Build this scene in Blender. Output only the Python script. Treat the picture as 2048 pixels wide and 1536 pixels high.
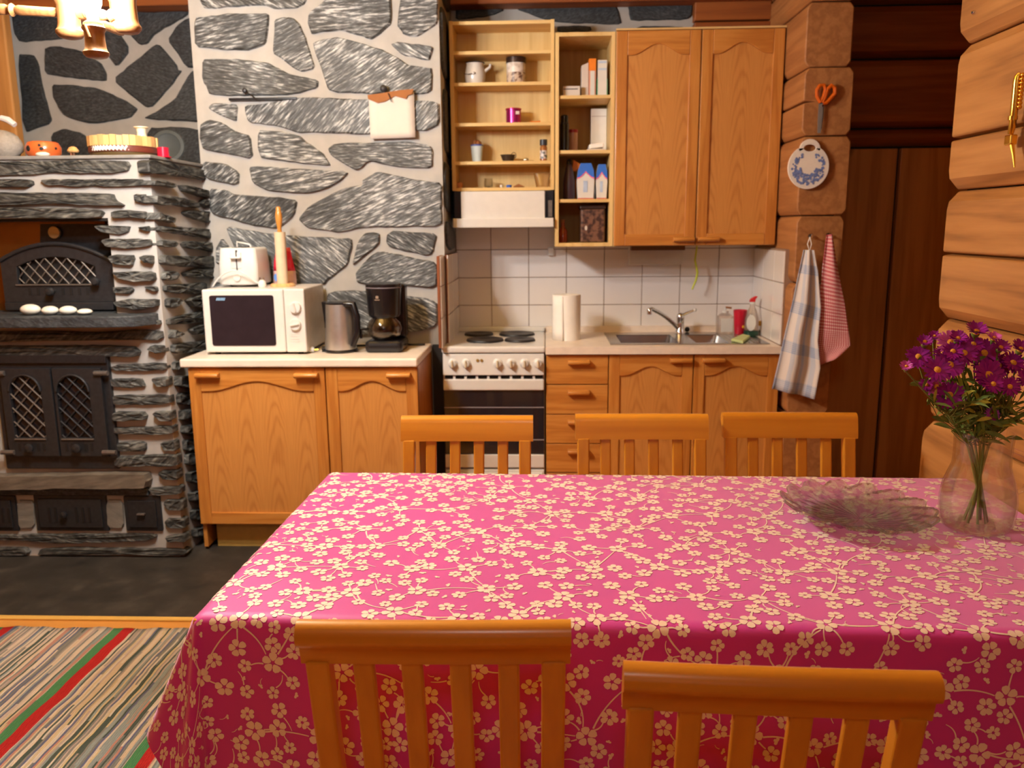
import bpy, math, random
from mathutils import Vector, Matrix
R = math.radians
PI = math.pi
scene = bpy.context.scene
for _o in list(bpy.data.objects):
    bpy.data.objects.remove(_o, do_unlink=True)
col = scene.collection

# ------------------------------------------------------------------ camera
F_PX = 1640.0
TH, PS, RO, CH = R(10.9), R(2.3), 0.0088, 1.47
CAM = Vector((0, 0, CH))
_r0 = Vector((math.cos(PS), math.sin(PS), 0))
FWD = Vector((-math.sin(PS) * math.cos(TH), math.cos(PS) * math.cos(TH), -math.sin(TH)))
_u0 = _r0.cross(FWD)
RGT = math.cos(RO) * _r0 - math.sin(RO) * _u0
UPV = math.sin(RO) * _r0 + math.cos(RO) * _u0
cd = bpy.data.cameras.new('camera')
cam = bpy.data.objects.new('camera', cd)
col.objects.link(cam)
cam.matrix_world = Matrix(((RGT.x, UPV.x, -FWD.x, CAM.x), (RGT.y, UPV.y, -FWD.y, CAM.y),
                           (RGT.z, UPV.z, -FWD.z, CAM.z), (0, 0, 0, 1)))
cd.sensor_width = 17.3
cd.lens = 17.3 * F_PX / 2048
cd.clip_start = 0.02
cd.dof.use_dof = True
cd.dof.focus_distance = 1.75
cd.dof.aperture_fstop = 2.4
scene.camera = cam

# ------------------------------------------------------------------ world, exposure
wd = bpy.data.worlds.new('world')
scene.world = wd
wd.use_nodes = True
wd.node_tree.nodes['Background'].inputs[0].default_value = (0.55, 0.62, 0.75, 1)
wd.node_tree.nodes['Background'].inputs[1].default_value = 0.35
scene.view_settings.view_transform = 'Standard'
scene.view_settings.look = 'None'
scene.view_settings.gamma = 1
scene.view_settings.use_curve_mapping = False
scene.view_settings.exposure = 0.34
try:                # light path depth: enough for a wood-lined room, keeps the render short
    scene.cycles.max_bounces = 6
    scene.cycles.diffuse_bounces = 4
    scene.cycles.glossy_bounces = 3
    scene.cycles.transmission_bounces = 6
    scene.cycles.transparent_max_bounces = 12
    scene.cycles.caustics_reflective = False
except AttributeError:
    pass
BULB = 82.0         # watts of each chandelier bulb
FILL_GLOBE = 60.0        # watts of the added fill globe behind the camera


def at(x, y, X=None, Y=None, Z=None):
    """point of the place seen at photo pixel (x, y) that lies on the plane X=, Y= or Z="""
    d = FWD + RGT * ((x - 1024) / F_PX) - UPV * ((y - 768) / F_PX)
    t = (X - CAM.x) / d.x if X is not None else (Y - CAM.y) / d.y if Y is not None else (Z - CAM.z) / d.z
    return CAM + d * t


# ------------------------------------------------------------------ mesh builder
def ortho(d):
    d = d.normalized()
    a = Vector((0, 0, 1)) if abs(d.z) < .9 else Vector((1, 0, 0))
    u = d.cross(a).normalized()
    return u, d.cross(u).normalized()


class MB:
    def __init__(s):
        s.v, s.f, s.m = [], [], []

    def add(s, vs, fs, mi=0):
        b = len(s.v)
        s.v += [Vector(p) for p in vs]
        s.f += [tuple(b + i for i in f) for f in fs]
        s.m += [mi] * len(fs)
        return s

    def box(s, x0, x1, y0, y1, z0, z1, mi=0):
        return s.add([(x0, y0, z0), (x1, y0, z0), (x1, y1, z0), (x0, y1, z0), (x0, y0, z1), (x1, y0, z1), (x1, y1, z1), (x0, y1, z1)],
                     [(0, 3, 2, 1), (4, 5, 6, 7), (0, 1, 5, 4), (1, 2, 6, 5), (2, 3, 7, 6), (3, 0, 4, 7)], mi)

    def prism(s, pts, vec, mi=0):
        n = len(pts)
        vec = Vector(vec)
        p = [Vector(q) for q in pts]
        return s.add(p + [q + vec for q in p],
                     [tuple(range(n)), tuple(range(2 * n - 1, n - 1, -1))] + [(i, n + i, n + (i + 1) % n, (i + 1) % n) for i in range(n)], mi)

    def tube(s, pts, r, n=8, caps=True, mi=0):
        pts = [Vector(p) for p in pts]
        k = len(pts)
        rr = r if isinstance(r, (list, tuple)) else [r] * k
        vs, fs = [], []
        u = None
        for i in range(k):
            d = (pts[min(i + 1, k - 1)] - pts[max(i - 1, 0)])
            if d.length < 1e-9:
                d = Vector((0, 0, 1))
            d.normalize()
            if u is None:
                u, w = ortho(d)
            else:
                u = (u - d * u.dot(d))
                u = u.normalized() if u.length > 1e-6 else ortho(d)[0]
                w = d.cross(u)
            for j in range(n):
                a = 2 * PI * j / n
                vs.append(pts[i] + (u * math.cos(a) + w * math.sin(a)) * rr[i])
        for i in range(k - 1):
            for j in range(n):
                fs.append((i * n + j, i * n + (j + 1) % n, (i + 1) * n + (j + 1) % n, (i + 1) * n + j))
        if caps:
            fs.append(tuple(range(n - 1, -1, -1)))
            fs.append(tuple((k - 1) * n + j for j in range(n)))
        return s.add(vs, fs, mi)

    def lathe(s, c, prof, n=24, ax=(0, 0, 1), sx=1.0, sy=1.0, mi=0, caps=True):
        """prof: list of (radius, height along ax)"""
        c = Vector(c)
        d = Vector(ax).normalized()
        if abs(d.z) > .99:
            u, w = Vector((1, 0, 0)), Vector((0, 1, 0)) * (1 if d.z > 0 else -1)
        else:
            u, w = ortho(d)
        vs, fs = [], []
        for r, h in prof:
            for j in range(n):
                a = 2 * PI * j / n
                vs.append(c + d * h + u * (r * sx * math.cos(a)) + w * (r * sy * math.sin(a)))
        k = len(prof)
        for i in range(k - 1):
            for j in range(n):
                fs.append((i * n + j, i * n + (j + 1) % n, (i + 1) * n + (j + 1) % n, (i + 1) * n + j))
        if caps:
            if prof[0][0] > 1e-5:
                fs.append(tuple(range(n - 1, -1, -1)))
            if prof[-1][0] > 1e-5:
                fs.append(tuple((k - 1) * n + j for j in range(n)))
        return s.add(vs, fs, mi)

    def ball(s, c, rx, ry=None, rz=None, n=14, m=8, mi=0):
        ry = rx if ry is None else ry
        rz = rx if rz is None else rz
        c = Vector(c)
        vs = [c + Vector((0, 0, -rz))]
        for i in range(1, m):
            t = -PI / 2 + PI * i / m
            for j in range(n):
                a = 2 * PI * j / n
                vs.append(c + Vector((rx * math.cos(t) * math.cos(a), ry * math.cos(t) * math.sin(a), rz * math.sin(t))))
        vs.append(c + Vector((0, 0, rz)))
        fs = [(0, 1 + (j + 1) % n, 1 + j) for j in range(n)]
        for i in range(m - 2):
            for j in range(n):
                fs.append((1 + i * n + j, 1 + i * n + (j + 1) % n, 1 + (i + 1) * n + (j + 1) % n, 1 + (i + 1) * n + j))
        L = len(vs) - 1
        fs += [(L, 1 + (m - 2) * n + j, 1 + (m - 2) * n + (j + 1) % n) for j in range(n)]
        return s.add(vs, fs, mi)

    def sheet(s, grid, mi=0, close=False):
        """grid[i][j] of points"""
        a, b = len(grid), len(grid[0])
        vs = [p for row in grid for p in row]
        fs = []
        for i in range(a - 1):
            for j in range(b if close else b - 1):
                fs.append((i * b + j, i * b + (j + 1) % b, (i + 1) * b + (j + 1) % b, (i + 1) * b + j))
        return s.add(vs, fs, mi)

    def rock(s, pts, nrm, proud=.018, deep=.03, inset=.006, rng=random, mi=0, jit=.0022, rough=0.0):
        """a flat stone with a broken edge: outline on the wall, face standing proud along nrm"""
        nrm = Vector(nrm).normalized()
        p = [Vector(q) for q in pts]
        # broken outline: cut corners once, then jitter
        r1 = []
        for i in range(len(p)):
            a, b = p[i], p[(i + 1) % len(p)]
            k = max(2, min(6, int((b - a).length / .028)))
            for j in range(k):
                t = (.14 + .72 * j / (k - 1))
                r1.append(a + (b - a) * t)
        p = [q + Vector((rng.uniform(-jit, jit), rng.uniform(-jit, jit), rng.uniform(-jit, jit))) for q in r1]
        p = [q - nrm * (q - Vector(pts[0])).dot(nrm) for q in p]
        c = sum(p, Vector()) / len(p)
        base = [q - nrm * deep for q in p]
        edge = [q + nrm * (proud * rng.uniform(.35, .7)) for q in p]
        face = [q + (c - q).normalized() * inset * rng.uniform(.6, 1.5) + nrm * proud for q in p]
        n = len(p)
        area = sum(((p[i] - c).cross(p[(i + 1) % n] - c)).dot(nrm) for i in range(n))
        o = (lambda f: f) if area > 0 else (lambda f: tuple(reversed(f)))
        mid = []
        if rough:
            # the cleft face: a second ring and a ragged ridge line
            mid = [c + (q - c) * rng.uniform(.5, .72) + nrm * (proud + rng.uniform(-rough, rough)) for q in p]
            fs = []
            for i in range(n):
                j = (i + 1) % n
                fs += [o((2 * n + i, 2 * n + j, 3 * n + j)), o((2 * n + i, 3 * n + j, 3 * n + i)), o((3 * n + i, 3 * n + j, 4 * n))]
            mid.append(c + nrm * (proud + rng.uniform(-rough, rough)))
        else:
            fs = [o(tuple(range(2 * n, 3 * n)))]
        for i in range(n):
            j = (i + 1) % n
            fs += [o((i, j, n + j, n + i)), o((n + i, n + j, 2 * n + j, 2 * n + i))]
        return s.add(base + edge + face + mid, fs, mi)

    def build(s, name, mats, parent=None, smooth=40, bevel=0, local=False, seg=2, subsurf=0, solid=0):
        me = bpy.data.meshes.new(name)
        vs = s.v
        if parent is not None and not local:
            inv = root_matrix(parent).inverted()
            vs = [inv @ v for v in s.v]
        me.from_pydata([tuple(v) for v in vs], [], s.f)
        mats = mats if isinstance(mats, (list, tuple)) else [mats]
        for m in mats:
            me.materials.append(m)
        if len(mats) > 1:
            me.polygons.foreach_set('material_index', s.m)
        if smooth:
            me.polygons.foreach_set('use_smooth', [True] * len(me.polygons))
            me.set_sharp_from_angle(angle=R(smooth))
        me.update()
        o = bpy.data.objects.new(name, me)
        col.objects.link(o)
        if parent is not None:
            o.parent = parent
        if solid:
            md = o.modifiers.new('thickness', 'SOLIDIFY')
            md.thickness = solid
            md.offset = 0
        if bevel:
            md = o.modifiers.new('bevel', 'BEVEL')
            md.width = bevel
            md.segments = seg
            md.limit_method = 'ANGLE'
            md.angle_limit = R(35)
        if subsurf:
            md = o.modifiers.new('sub', 'SUBSURF')
            md.levels = md.render_levels = subsurf
        return o


def root_matrix(o):
    while o.parent is not None:
        o = o.parent
    return Matrix.Translation(o.location) @ o.rotation_euler.to_matrix().to_4x4()


def tag(o, label, cat, group=None):
    o['label'] = label
    o['category'] = cat
    if group:
        o['group'] = group
    return o


def thing(name, label, cat, loc=(0, 0, 0), rz=0.0, group=None, rot=None):
    o = bpy.data.objects.new(name, None)
    col.objects.link(o)
    o.empty_display_size = .05
    o.location = loc
    o.rotation_euler = rot if rot else (0, 0, rz)
    return tag(o, label, cat, group)


def struct(o):
    o['kind'] = 'structure'
    return o


def clone(root, loc, rz, label, group=None):
    r = root.copy()
    col.objects.link(r)
    r.location = loc
    r.rotation_euler = (0, 0, rz)
    r['label'] = label
    if group:
        r['group'] = group
    for ch in list(root.children):
        c = ch.copy()
        col.objects.link(c)
        c.parent = r
        for g in list(ch.children):
            d = g.copy()
            col.objects.link(d)
            d.parent = c
    return r


# ------------------------------------------------------------------ materials
def lin(c):
    c = c / 255.0
    return c / 12.92 if c <= .04045 else ((c + .055) / 1.055) ** 2.4


def C(r, g, b):
    return (lin(r), lin(g), lin(b), 1)


def newmat(name):
    m = bpy.data.materials.new(name)
    m.use_nodes = True
    nt = m.node_tree
    return m, nt, nt.nodes['Principled BSDF']


def N(nt, typ, **kw):
    n = nt.nodes.new(typ)
    for k, v in kw.items():
        if k.startswith('i_'):
            key = k[2:]
            n.inputs[int(key) if key.isdigit() else key].default_value = v
        else:
            setattr(n, k, v)
    return n


def math_node(nt, op, a, b=None):
    n = N(nt, 'ShaderNodeMath', operation=op)
    for i, q in enumerate((a, b)):
        if q is None:
            continue
        if isinstance(q, (int, float)):
            n.inputs[i].default_value = q
        else:
            nt.links.new(q, n.inputs[i])
    return n.outputs[0]


def ramp(nt, fac, stops):
    r = N(nt, 'ShaderNodeValToRGB')
    e = r.color_ramp.elements
    e[0].position, e[0].color = stops[0]
    e[1].position, e[1].color = stops[-1]
    for p, c in stops[1:-1]:
        q = e.new(p)
        q.color = c
    nt.links.new(fac, r.inputs[0])
    return r.outputs[0]


def bump(nt, b, h, strength=.3, dist=.004):
    n = N(nt, 'ShaderNodeBump')
    n.inputs['Strength'].default_value = strength
    n.inputs['Distance'].default_value = dist
    nt.links.new(h, n.inputs['Height'])
    nt.links.new(n.outputs[0], b.inputs['Normal'])


def plain(name, c, rough=.5, metal=0.0, spec=.5, coat=0.0, var=.06, nscale=30, bstr=0.0):
    """plain coloured material with a little procedural unevenness"""
    m, nt, b = newmat(name)
    tc = N(nt, 'ShaderNodeTexCoord')
    nz = N(nt, 'ShaderNodeTexNoise', i_Scale=nscale, i_Detail=3.0)
    nt.links.new(tc.outputs['Object'], nz.inputs['Vector'])
    d = tuple(max(0, x * (1 - var)) for x in c[:3]) + (1,)
    e = tuple(min(1, x * (1 + var)) for x in c[:3]) + (1,)
    nt.links.new(ramp(nt, nz.outputs[0], [(.3, d), (.7, e)]), b.inputs['Base Color'])
    b.inputs['Roughness'].default_value = rough
    b.inputs['Metallic'].default_value = metal
    b.inputs['Specular IOR Level'].default_value = spec
    b.inputs['Coat Weight'].default_value = coat
    b.inputs['Coat Roughness'].default_value = .15
    if bstr:
        bump(nt, b, nz.outputs[0], bstr, .003)
    return m


def wood(name, stops, grain='z', s=1.0, rough=.4, coat=0.0, bstr=.08, cathedral=False, knots=0.0, spec=.4):
    stops = [(p, (c[0] * .95, c[1], c[2] * .93, 1)) for p, c in stops]
    m, nt, b = newmat(name)
    tc = N(nt, 'ShaderNodeTexCoord')
    oi = N(nt, 'ShaderNodeObjectInfo')
    off = math_node(nt, 'MULTIPLY', oi.outputs['Random'], 7.3)
    ad = N(nt, 'ShaderNodeVectorMath', operation='ADD')
    nt.links.new(tc.outputs['Object'], ad.inputs[0])
    nt.links.new(off, ad.inputs[1])
    long, cross = .55 * s, 9.0 * s
    sc = {'x': (long, cross, cross), 'y': (cross, long, cross), 'z': (cross, cross, long)}[grain]
    mp = N(nt, 'ShaderNodeMapping', i_Scale=sc)
    nt.links.new(ad.outputs[0], mp.inputs['Vector'])
    n1 = N(nt, 'ShaderNodeTexNoise', i_Scale=1.6, i_Detail=2.5, i_Roughness=.5)
    nt.links.new(mp.outputs[0], n1.inputs['Vector'])
    k = 38.0 if cathedral else 22.0
    rings = math_node(nt, 'SINE', math_node(nt, 'MULTIPLY', n1.outputs[0], k))
    rings = math_node(nt, 'MULTIPLY_ADD', rings, .25)
    rings.node.inputs[2].default_value = .42
    mp2 = N(nt, 'ShaderNodeMapping', i_Scale=tuple(q * 11 for q in sc))
    nt.links.new(ad.outputs[0], mp2.inputs['Vector'])
    n2 = N(nt, 'ShaderNodeTexNoise', i_Scale=1.3, i_Detail=2.0)
    nt.links.new(mp2.outputs[0], n2.inputs['Vector'])
    fac = math_node(nt, 'ADD', math_node(nt, 'MULTIPLY', rings, .62), math_node(nt, 'MULTIPLY', n2.outputs[0], .38))
    colr = ramp(nt, fac, stops)
    if knots:
        ks = tuple(q * .42 if q > 1 else q * 4.5 for q in sc)
        mp3 = N(nt, 'ShaderNodeMapping', i_Scale=ks)
        nt.links.new(ad.outputs[0], mp3.inputs['Vector'])
        vo = N(nt, 'ShaderNodeTexVoronoi', i_Scale=1.0)
        nt.links.new(mp3.outputs[0], vo.inputs['Vector'])
        kf = ramp(nt, vo.outputs['Distance'], [(.04 * knots, (1, 1, 1, 1)), (.11 * knots, (0, 0, 0, 1))])
        mx = N(nt, 'ShaderNodeMix', data_type='RGBA')
        mx.inputs['B'].default_value = tuple(q * .32 for q in stops[0][1][:3]) + (1,)
        nt.links.new(kf, mx.inputs['Factor'])
        nt.links.new(colr, mx.inputs['A'])
        colr = mx.outputs['Result']
    nt.links.new(colr, b.inputs['Base Color'])
    b.inputs['Roughness'].default_value = rough
    b.inputs['Specular IOR Level'].default_value = spec
    b.inputs['Coat Weight'].default_value = coat
    b.inputs['Coat Roughness'].default_value = .2
    if bstr:
        bump(nt, b, fac, bstr, .002)
    return m


def veneer(name, lo, hi, rough=.4):
    """book-matched oak veneer: nested peaks repeated across the sheet"""
    m, nt, b = newmat(name)
    tc = N(nt, 'ShaderNodeTexCoord')
    sp = N(nt, 'ShaderNodeSeparateXYZ')
    nt.links.new(tc.outputs['Object'], sp.inputs[0])
    mp = N(nt, 'ShaderNodeMapping', i_Scale=(7, 7, 1.6))
    nt.links.new(tc.outputs['Object'], mp.inputs['Vector'])
    nz = N(nt, 'ShaderNodeTexNoise', i_Scale=1.5, i_Detail=3.0)
    nt.links.new(mp.outputs[0], nz.inputs['Vector'])
    wob = math_node(nt, 'MULTIPLY', math_node(nt, 'SUBTRACT', nz.outputs[0], .5), .05)
    xx = math_node(nt, 'SUBTRACT', math_node(nt, 'FRACT', math_node(nt, 'MULTIPLY', math_node(nt, 'ADD', sp.outputs[0], wob), 7.6)), .5)
    ax = math_node(nt, 'ABSOLUTE', xx)
    v = math_node(nt, 'ADD', math_node(nt, 'MULTIPLY', sp.outputs[2], 9.0), math_node(nt, 'MULTIPLY', math_node(nt, 'MULTIPLY', xx, xx), 16.0))
    v = math_node(nt, 'ADD', v, math_node(nt, 'MULTIPLY', nz.outputs[0], 3.4))
    band = math_node(nt, 'POWER', math_node(nt, 'ADD', math_node(nt, 'MULTIPLY', math_node(nt, 'SINE', math_node(nt, 'MULTIPLY', v, 2 * PI)), .5), .5), 2.2)
    wgt = ramp(nt, ax, [(.12, (1, 1, 1, 1)), (.42, (.12, .12, .12, 1))])
    mp2 = N(nt, 'ShaderNodeMapping', i_Scale=(260, 260, 9))
    nt.links.new(tc.outputs['Object'], mp2.inputs['Vector'])
    n2 = N(nt, 'ShaderNodeTexNoise', i_Scale=1.0, i_Detail=2.0)
    nt.links.new(mp2.outputs[0], n2.inputs['Vector'])
    f = math_node(nt, 'ADD', math_node(nt, 'MULTIPLY', math_node(nt, 'MULTIPLY', band, wgt), .26), math_node(nt, 'MULTIPLY', n2.outputs[0], .42))
    nt.links.new(ramp(nt, f, [(.12, hi), (.72, lo)]), b.inputs['Base Color'])
    b.inputs['Roughness'].default_value = rough
    b.inputs['Coat Weight'].default_value = .2
    b.inputs['Coat Roughness'].default_value = .2
    return m


def slate(name, stops, rough=.45, scale=1.0, bstr=.5, axis=(0, 1, 0), spec=.5, long=9.0, cross=46.0):
    m, nt, b = newmat(name)
    tc = N(nt, 'ShaderNodeTexCoord')
    oi = N(nt, 'ShaderNodeObjectInfo')
    ad = N(nt, 'ShaderNodeVectorMath', operation='ADD')
    nt.links.new(tc.outputs['Object'], ad.inputs[0])
    nt.links.new(math_node(nt, 'MULTIPLY', oi.outputs['Random'], 5.0), ad.inputs[1])
    vr = N(nt, 'ShaderNodeVectorRotate', rotation_type='AXIS_ANGLE')
    vr.inputs['Axis'].default_value = axis
    nt.links.new(ad.outputs[0], vr.inputs['Vector'])
    nt.links.new(math_node(nt, 'MULTIPLY', math_node(nt, 'SUBTRACT', oi.outputs['Random'], .45), 1.5), vr.inputs['Angle'])
    mp = N(nt, 'ShaderNodeMapping', i_Scale=(long * scale, 20 * scale, cross * scale))
    nt.links.new(vr.outputs[0], mp.inputs['Vector'])
    n1 = N(nt, 'ShaderNodeTexNoise', i_Scale=1.5, i_Detail=5.0, i_Roughness=.62)
    nt.links.new(mp.outputs[0], n1.inputs['Vector'])
    n2 = N(nt, 'ShaderNodeTexNoise', i_Scale=5.0, i_Detail=2.0)
    nt.links.new(ad.outputs[0], n2.inputs['Vector'])
    fac = math_node(nt, 'ADD', math_node(nt, 'MULTIPLY', n1.outputs[0], .8), math_node(nt, 'MULTIPLY', n2.outputs[0], .25))
    nt.links.new(ramp(nt, fac, stops), b.inputs['Base Color'])
    b.inputs['Roughness'].default_value = rough
    b.inputs['Specular IOR Level'].default_value = spec
    bump(nt, b, n1.outputs[0], bstr, .006)
    return m


def thin_glass(name, tint, rough=.02, clear=.6, edge=.55, veil=0.0, gmin=.035):
    """clear glass: light passes, edges and lamps mirror"""
    m, nt, b = newmat(name)
    out = nt.nodes['Material Output']
    nt.nodes.remove(b)
    tr = N(nt, 'ShaderNodeBsdfTransparent')
    tr.inputs[0].default_value = tint
    gl = N(nt, 'ShaderNodeBsdfGlass', i_Roughness=rough, i_IOR=1.45)
    gl.inputs[0].default_value = tint
    gs = N(nt, 'ShaderNodeBsdfGlossy', i_Roughness=max(rough, .03))
    lw = N(nt, 'ShaderNodeLayerWeight', i_Blend=.5)
    fr = math_node(nt, 'ADD', math_node(nt, 'MULTIPLY', math_node(nt, 'POWER', lw.outputs['Facing'], 4.0), edge), gmin)
    m1 = N(nt, 'ShaderNodeMixShader')
    m1.inputs[0].default_value = 1 - clear
    nt.links.new(tr.outputs[0], m1.inputs[1])
    nt.links.new(gl.outputs[0], m1.inputs[2])
    m2 = N(nt, 'ShaderNodeMixShader')
    nt.links.new(fr, m2.inputs[0])
    nt.links.new(m1.outputs[0], m2.inputs[1])
    nt.links.new(gs.outputs[0], m2.inputs[2])
    res = m2.outputs[0]
    if veil:  # pale diffuse veil stands in for the room reflected in the glass
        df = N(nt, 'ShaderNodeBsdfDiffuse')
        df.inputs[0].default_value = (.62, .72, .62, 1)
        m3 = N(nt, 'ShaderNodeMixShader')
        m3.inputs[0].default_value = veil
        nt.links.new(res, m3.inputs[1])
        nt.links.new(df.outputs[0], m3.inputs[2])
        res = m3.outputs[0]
    nt.links.new(res, out.inputs['Surface'])
    return m


def emit(name, c, strength):
    m, nt, b = newmat(name)
    b.inputs['Emission Color'].default_value = c
    b.inputs['Emission Strength'].default_value = strength
    b.inputs['Base Color'].default_value = c
    return m


WD = [(.15, C(176, 98, 34)), (.5, C(206, 132, 58)), (.85, C(222, 152, 76))]
m_oak = wood('oak_frame', [(.15, C(178, 104, 42)), (.5, C(202, 130, 60)), (.85, C(216, 148, 78))], 'z', 1.3, .38, .25, .05)
m_oakx = wood('oak_rail', [(.15, C(178, 104, 42)), (.5, C(202, 130, 60)), (.85, C(216, 148, 78))], 'x', 1.3, .38, .25, .05)
m_panel = veneer('oak_panel', C(172, 106, 46), C(206, 143, 73))
m_birch = wood('birch', [(.15, C(214, 172, 112)), (.5, C(228, 190, 132)), (.85, C(236, 204, 148))], 'x', .8, .5, 0, .03)
m_birchv = wood('birch_upright', [(.15, C(214, 172, 112)), (.5, C(228, 190, 132)), (.85, C(236, 204, 148))], 'z', .8, .5, 0, .03)
m_chair = wood('lacquered_pine', [(.15, C(194, 118, 30)), (.5, C(208, 133, 36)), (.85, C(216, 144, 46))], 'x', .7, .32, .35, .03)
m_chairz = wood('lacquered_pine_upright', [(.15, C(194, 118, 30)), (.5, C(208, 133, 36)), (.85, C(216, 144, 46))], 'z', .7, .32, .35, .03)
m_logy = wood('pine_log_y', [(.1, C(128, 78, 40)), (.4, C(172, 114, 62)), (.85, C(196, 136, 80))], 'y', .7, .5, .1, .15, False, 1.0)
m_logend = wood('pine_log_end', [(.1, C(150, 92, 52)), (.5, C(176, 114, 66)), (.9, C(192, 132, 82))], 'y', 1.0, .6, 0, .12)
m_logx = wood('pine_log_x', [(.1, C(126, 62, 26)), (.5, C(160, 86, 38)), (.9, C(176, 102, 50))], 'x', .7, .55, .05, .15, False, 1.0)
m_plank = wood('door_plank', [(.1, C(166, 108, 58)), (.5, C(202, 140, 80)), (.9, C(216, 154, 92))], 'z', .6, .5, .1, .08, False, 1.0)
m_floorw = wood('floor_pine', [(.1, C(196, 128, 62)), (.5, C(210, 144, 74)), (.9, C(220, 158, 90))], 'x', .7, .35, .3, .05)
m_trimw = wood('trim_pine', [(.1, C(214, 164, 84)), (.5, C(226, 180, 100)), (.9, C(236, 194, 120))], 'x', .9, .4, .1, .05)
m_turned = wood('turned_pine', [(.1, C(196, 140, 92)), (.5, C(222, 170, 116)), (.9, C(234, 190, 140))], 'z', 2.0, .4, .2, .03)
m_mortar = plain('mortar', C(174, 170, 165), .9, var=.07, nscale=14, bstr=.5)
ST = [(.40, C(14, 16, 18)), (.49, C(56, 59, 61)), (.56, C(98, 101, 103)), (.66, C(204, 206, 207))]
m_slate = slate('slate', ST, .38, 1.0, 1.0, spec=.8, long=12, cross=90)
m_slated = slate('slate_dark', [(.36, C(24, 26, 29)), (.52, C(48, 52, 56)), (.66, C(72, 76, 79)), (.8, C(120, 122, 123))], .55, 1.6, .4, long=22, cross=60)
m_ledge = slate('ledge_stone', [(.36, C(22, 23, 23)), (.5, C(56, 56, 54)), (.62, C(96, 96, 92)), (.76, C(150, 148, 142))], .6, .8, 1.0, long=16, cross=70)
m_hearth = slate('hearth_slate', [(.3, C(36, 34, 32)), (.55, C(52, 48, 45)), (.8, C(78, 72, 66))], .5, .3, .15)
m_iron = plain('cast_iron', C(56, 56, 59), .42, .55, .5, 0, .15, 60, .2)
m_ironlt = plain('worn_iron', C(112, 104, 98), .4, .5, .5, 0, .15, 60, .2)
m_black = plain('black_plastic', C(24, 22, 25), .25, 0, .5)
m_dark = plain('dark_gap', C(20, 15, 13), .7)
m_copper = plain('copper_sheet', C(118, 82, 38), .25, .8, .5, 0, .12, 8)
m_white = plain('white_enamel', C(218, 214, 208), .25, 0, .5, .2, .02)
m_whitep = plain('white_plastic', C(216, 214, 210), .4, 0, .5, 0, .02)
m_tile = plain('white_tile', C(234, 228, 224), .16, 0, .5, .3, .03, 4)
m_grout = plain('grout', C(150, 120, 98), .9)
m_worktop = plain('speckled_laminate', C(232, 216, 200), .35, 0, .5, 0, .06, 25)
m_steel = plain('stainless_steel', C(176, 172, 168), .22, 1.0, .5, 0, .06, 12)
m_chrome = plain('chrome', C(220, 220, 222), .08, 1.0, .5, 0, .01)
m_brass = plain('brass', C(228, 178, 72), .2, 1.0, .5, 0, .06)
m_glassdark = plain('oven_glass', C(34, 32, 36), .06, 0, .6, .5, .05)
m_mwglass = plain('microwave_glass', C(42, 34, 40), .12, 0, .5, .2, .08)
m_paper = plain('aged_paper', C(212, 202, 193), .9, 0, .2, 0, .04, 9)
m_papert = plain('kitchen_paper', C(246, 242, 236), .95, 0, .1, 0, .02)
m_brownp = plain('scorched_paper', C(150, 96, 54), .9)
# ================================================================== the room shell
rng = random.Random(7)
floor = struct(MB().box(-3.4, 3.0, -2.3, 4.6, -.08, 0).build('floor', m_floorw, smooth=0))
ceil = struct(MB().box(-3.4, 3.0, -2.3, 4.7, 2.78, 2.86).build('ceiling', m_trimw, smooth=0))
BACK = 4.50
wb = struct(MB().box(-3.4, 1.35, BACK, BACK + .12, 0, 2.78).build('wall_back', m_mortar, smooth=0))
struct(MB().box(-3.5, -3.4, -2.3, 4.62, 0, 2.78).build('wall_left', m_logy, smooth=0))
wr = MB()
wr.box(-3.4, -.3, -2.4, -2.3, 0, 2.78).box(1.0, 3.0, -2.4, -2.3, 0, 2.78)
wr.box(-.3, 1.0, -2.4, -2.3, 0, .9).box(-.3, 1.0, -2.4, -2.3, 2.1, 2.78)
struct(wr.build('wall_rear', m_logx, smooth=0))
wf = MB()
for x in (-.3, .33, .95):
    wf.box(x, x + .05, -2.38, -2.32, .9, 2.1)
for z in (.9, 2.05):
    wf.box(-.3, 1.0, -2.38, -2.32, z, z + .05)
wn = struct(wf.build('window_1', m_white, smooth=0))
MB().box(-.25, .33, -2.352, -2.348, .95, 2.05).build('pane', thin_glass('window_glass', (.95, .97, 1, 1)), wn, smooth=0)
MB().box(.38, .95, -2.352, -2.348, .95, 2.05).build('pane', bpy.data.materials['window_glass'], wn, smooth=0)

# hearth slab and the strip of floor next to it
hs = MB().box(-3.35, -.4, 2.872, 3.46, 0, .004).box(-1.66, -.4, 3.46, 4.0, 0, .004).build('hearth_slab', m_hearth, smooth=0)
tag(hs, 'dark slate hearth slab laid on the floor in front of the fireplace', 'hearth')
struct(MB().box(-3.35, -.5, 2.845, 2.872, 0, .008).build('trim_1', m_trimw, smooth=0, bevel=.002))


def stones(parent, polys, plane, nrm, mat, proud=.02, inset=.006):
    for p in polys:
        pts = [at(x, y, **plane) for x, y in p]
        MB().rock(pts, nrm, proud * rng.uniform(.7, 1.2), .03, inset, rng).build('stone', mat, parent, smooth=0)


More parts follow.
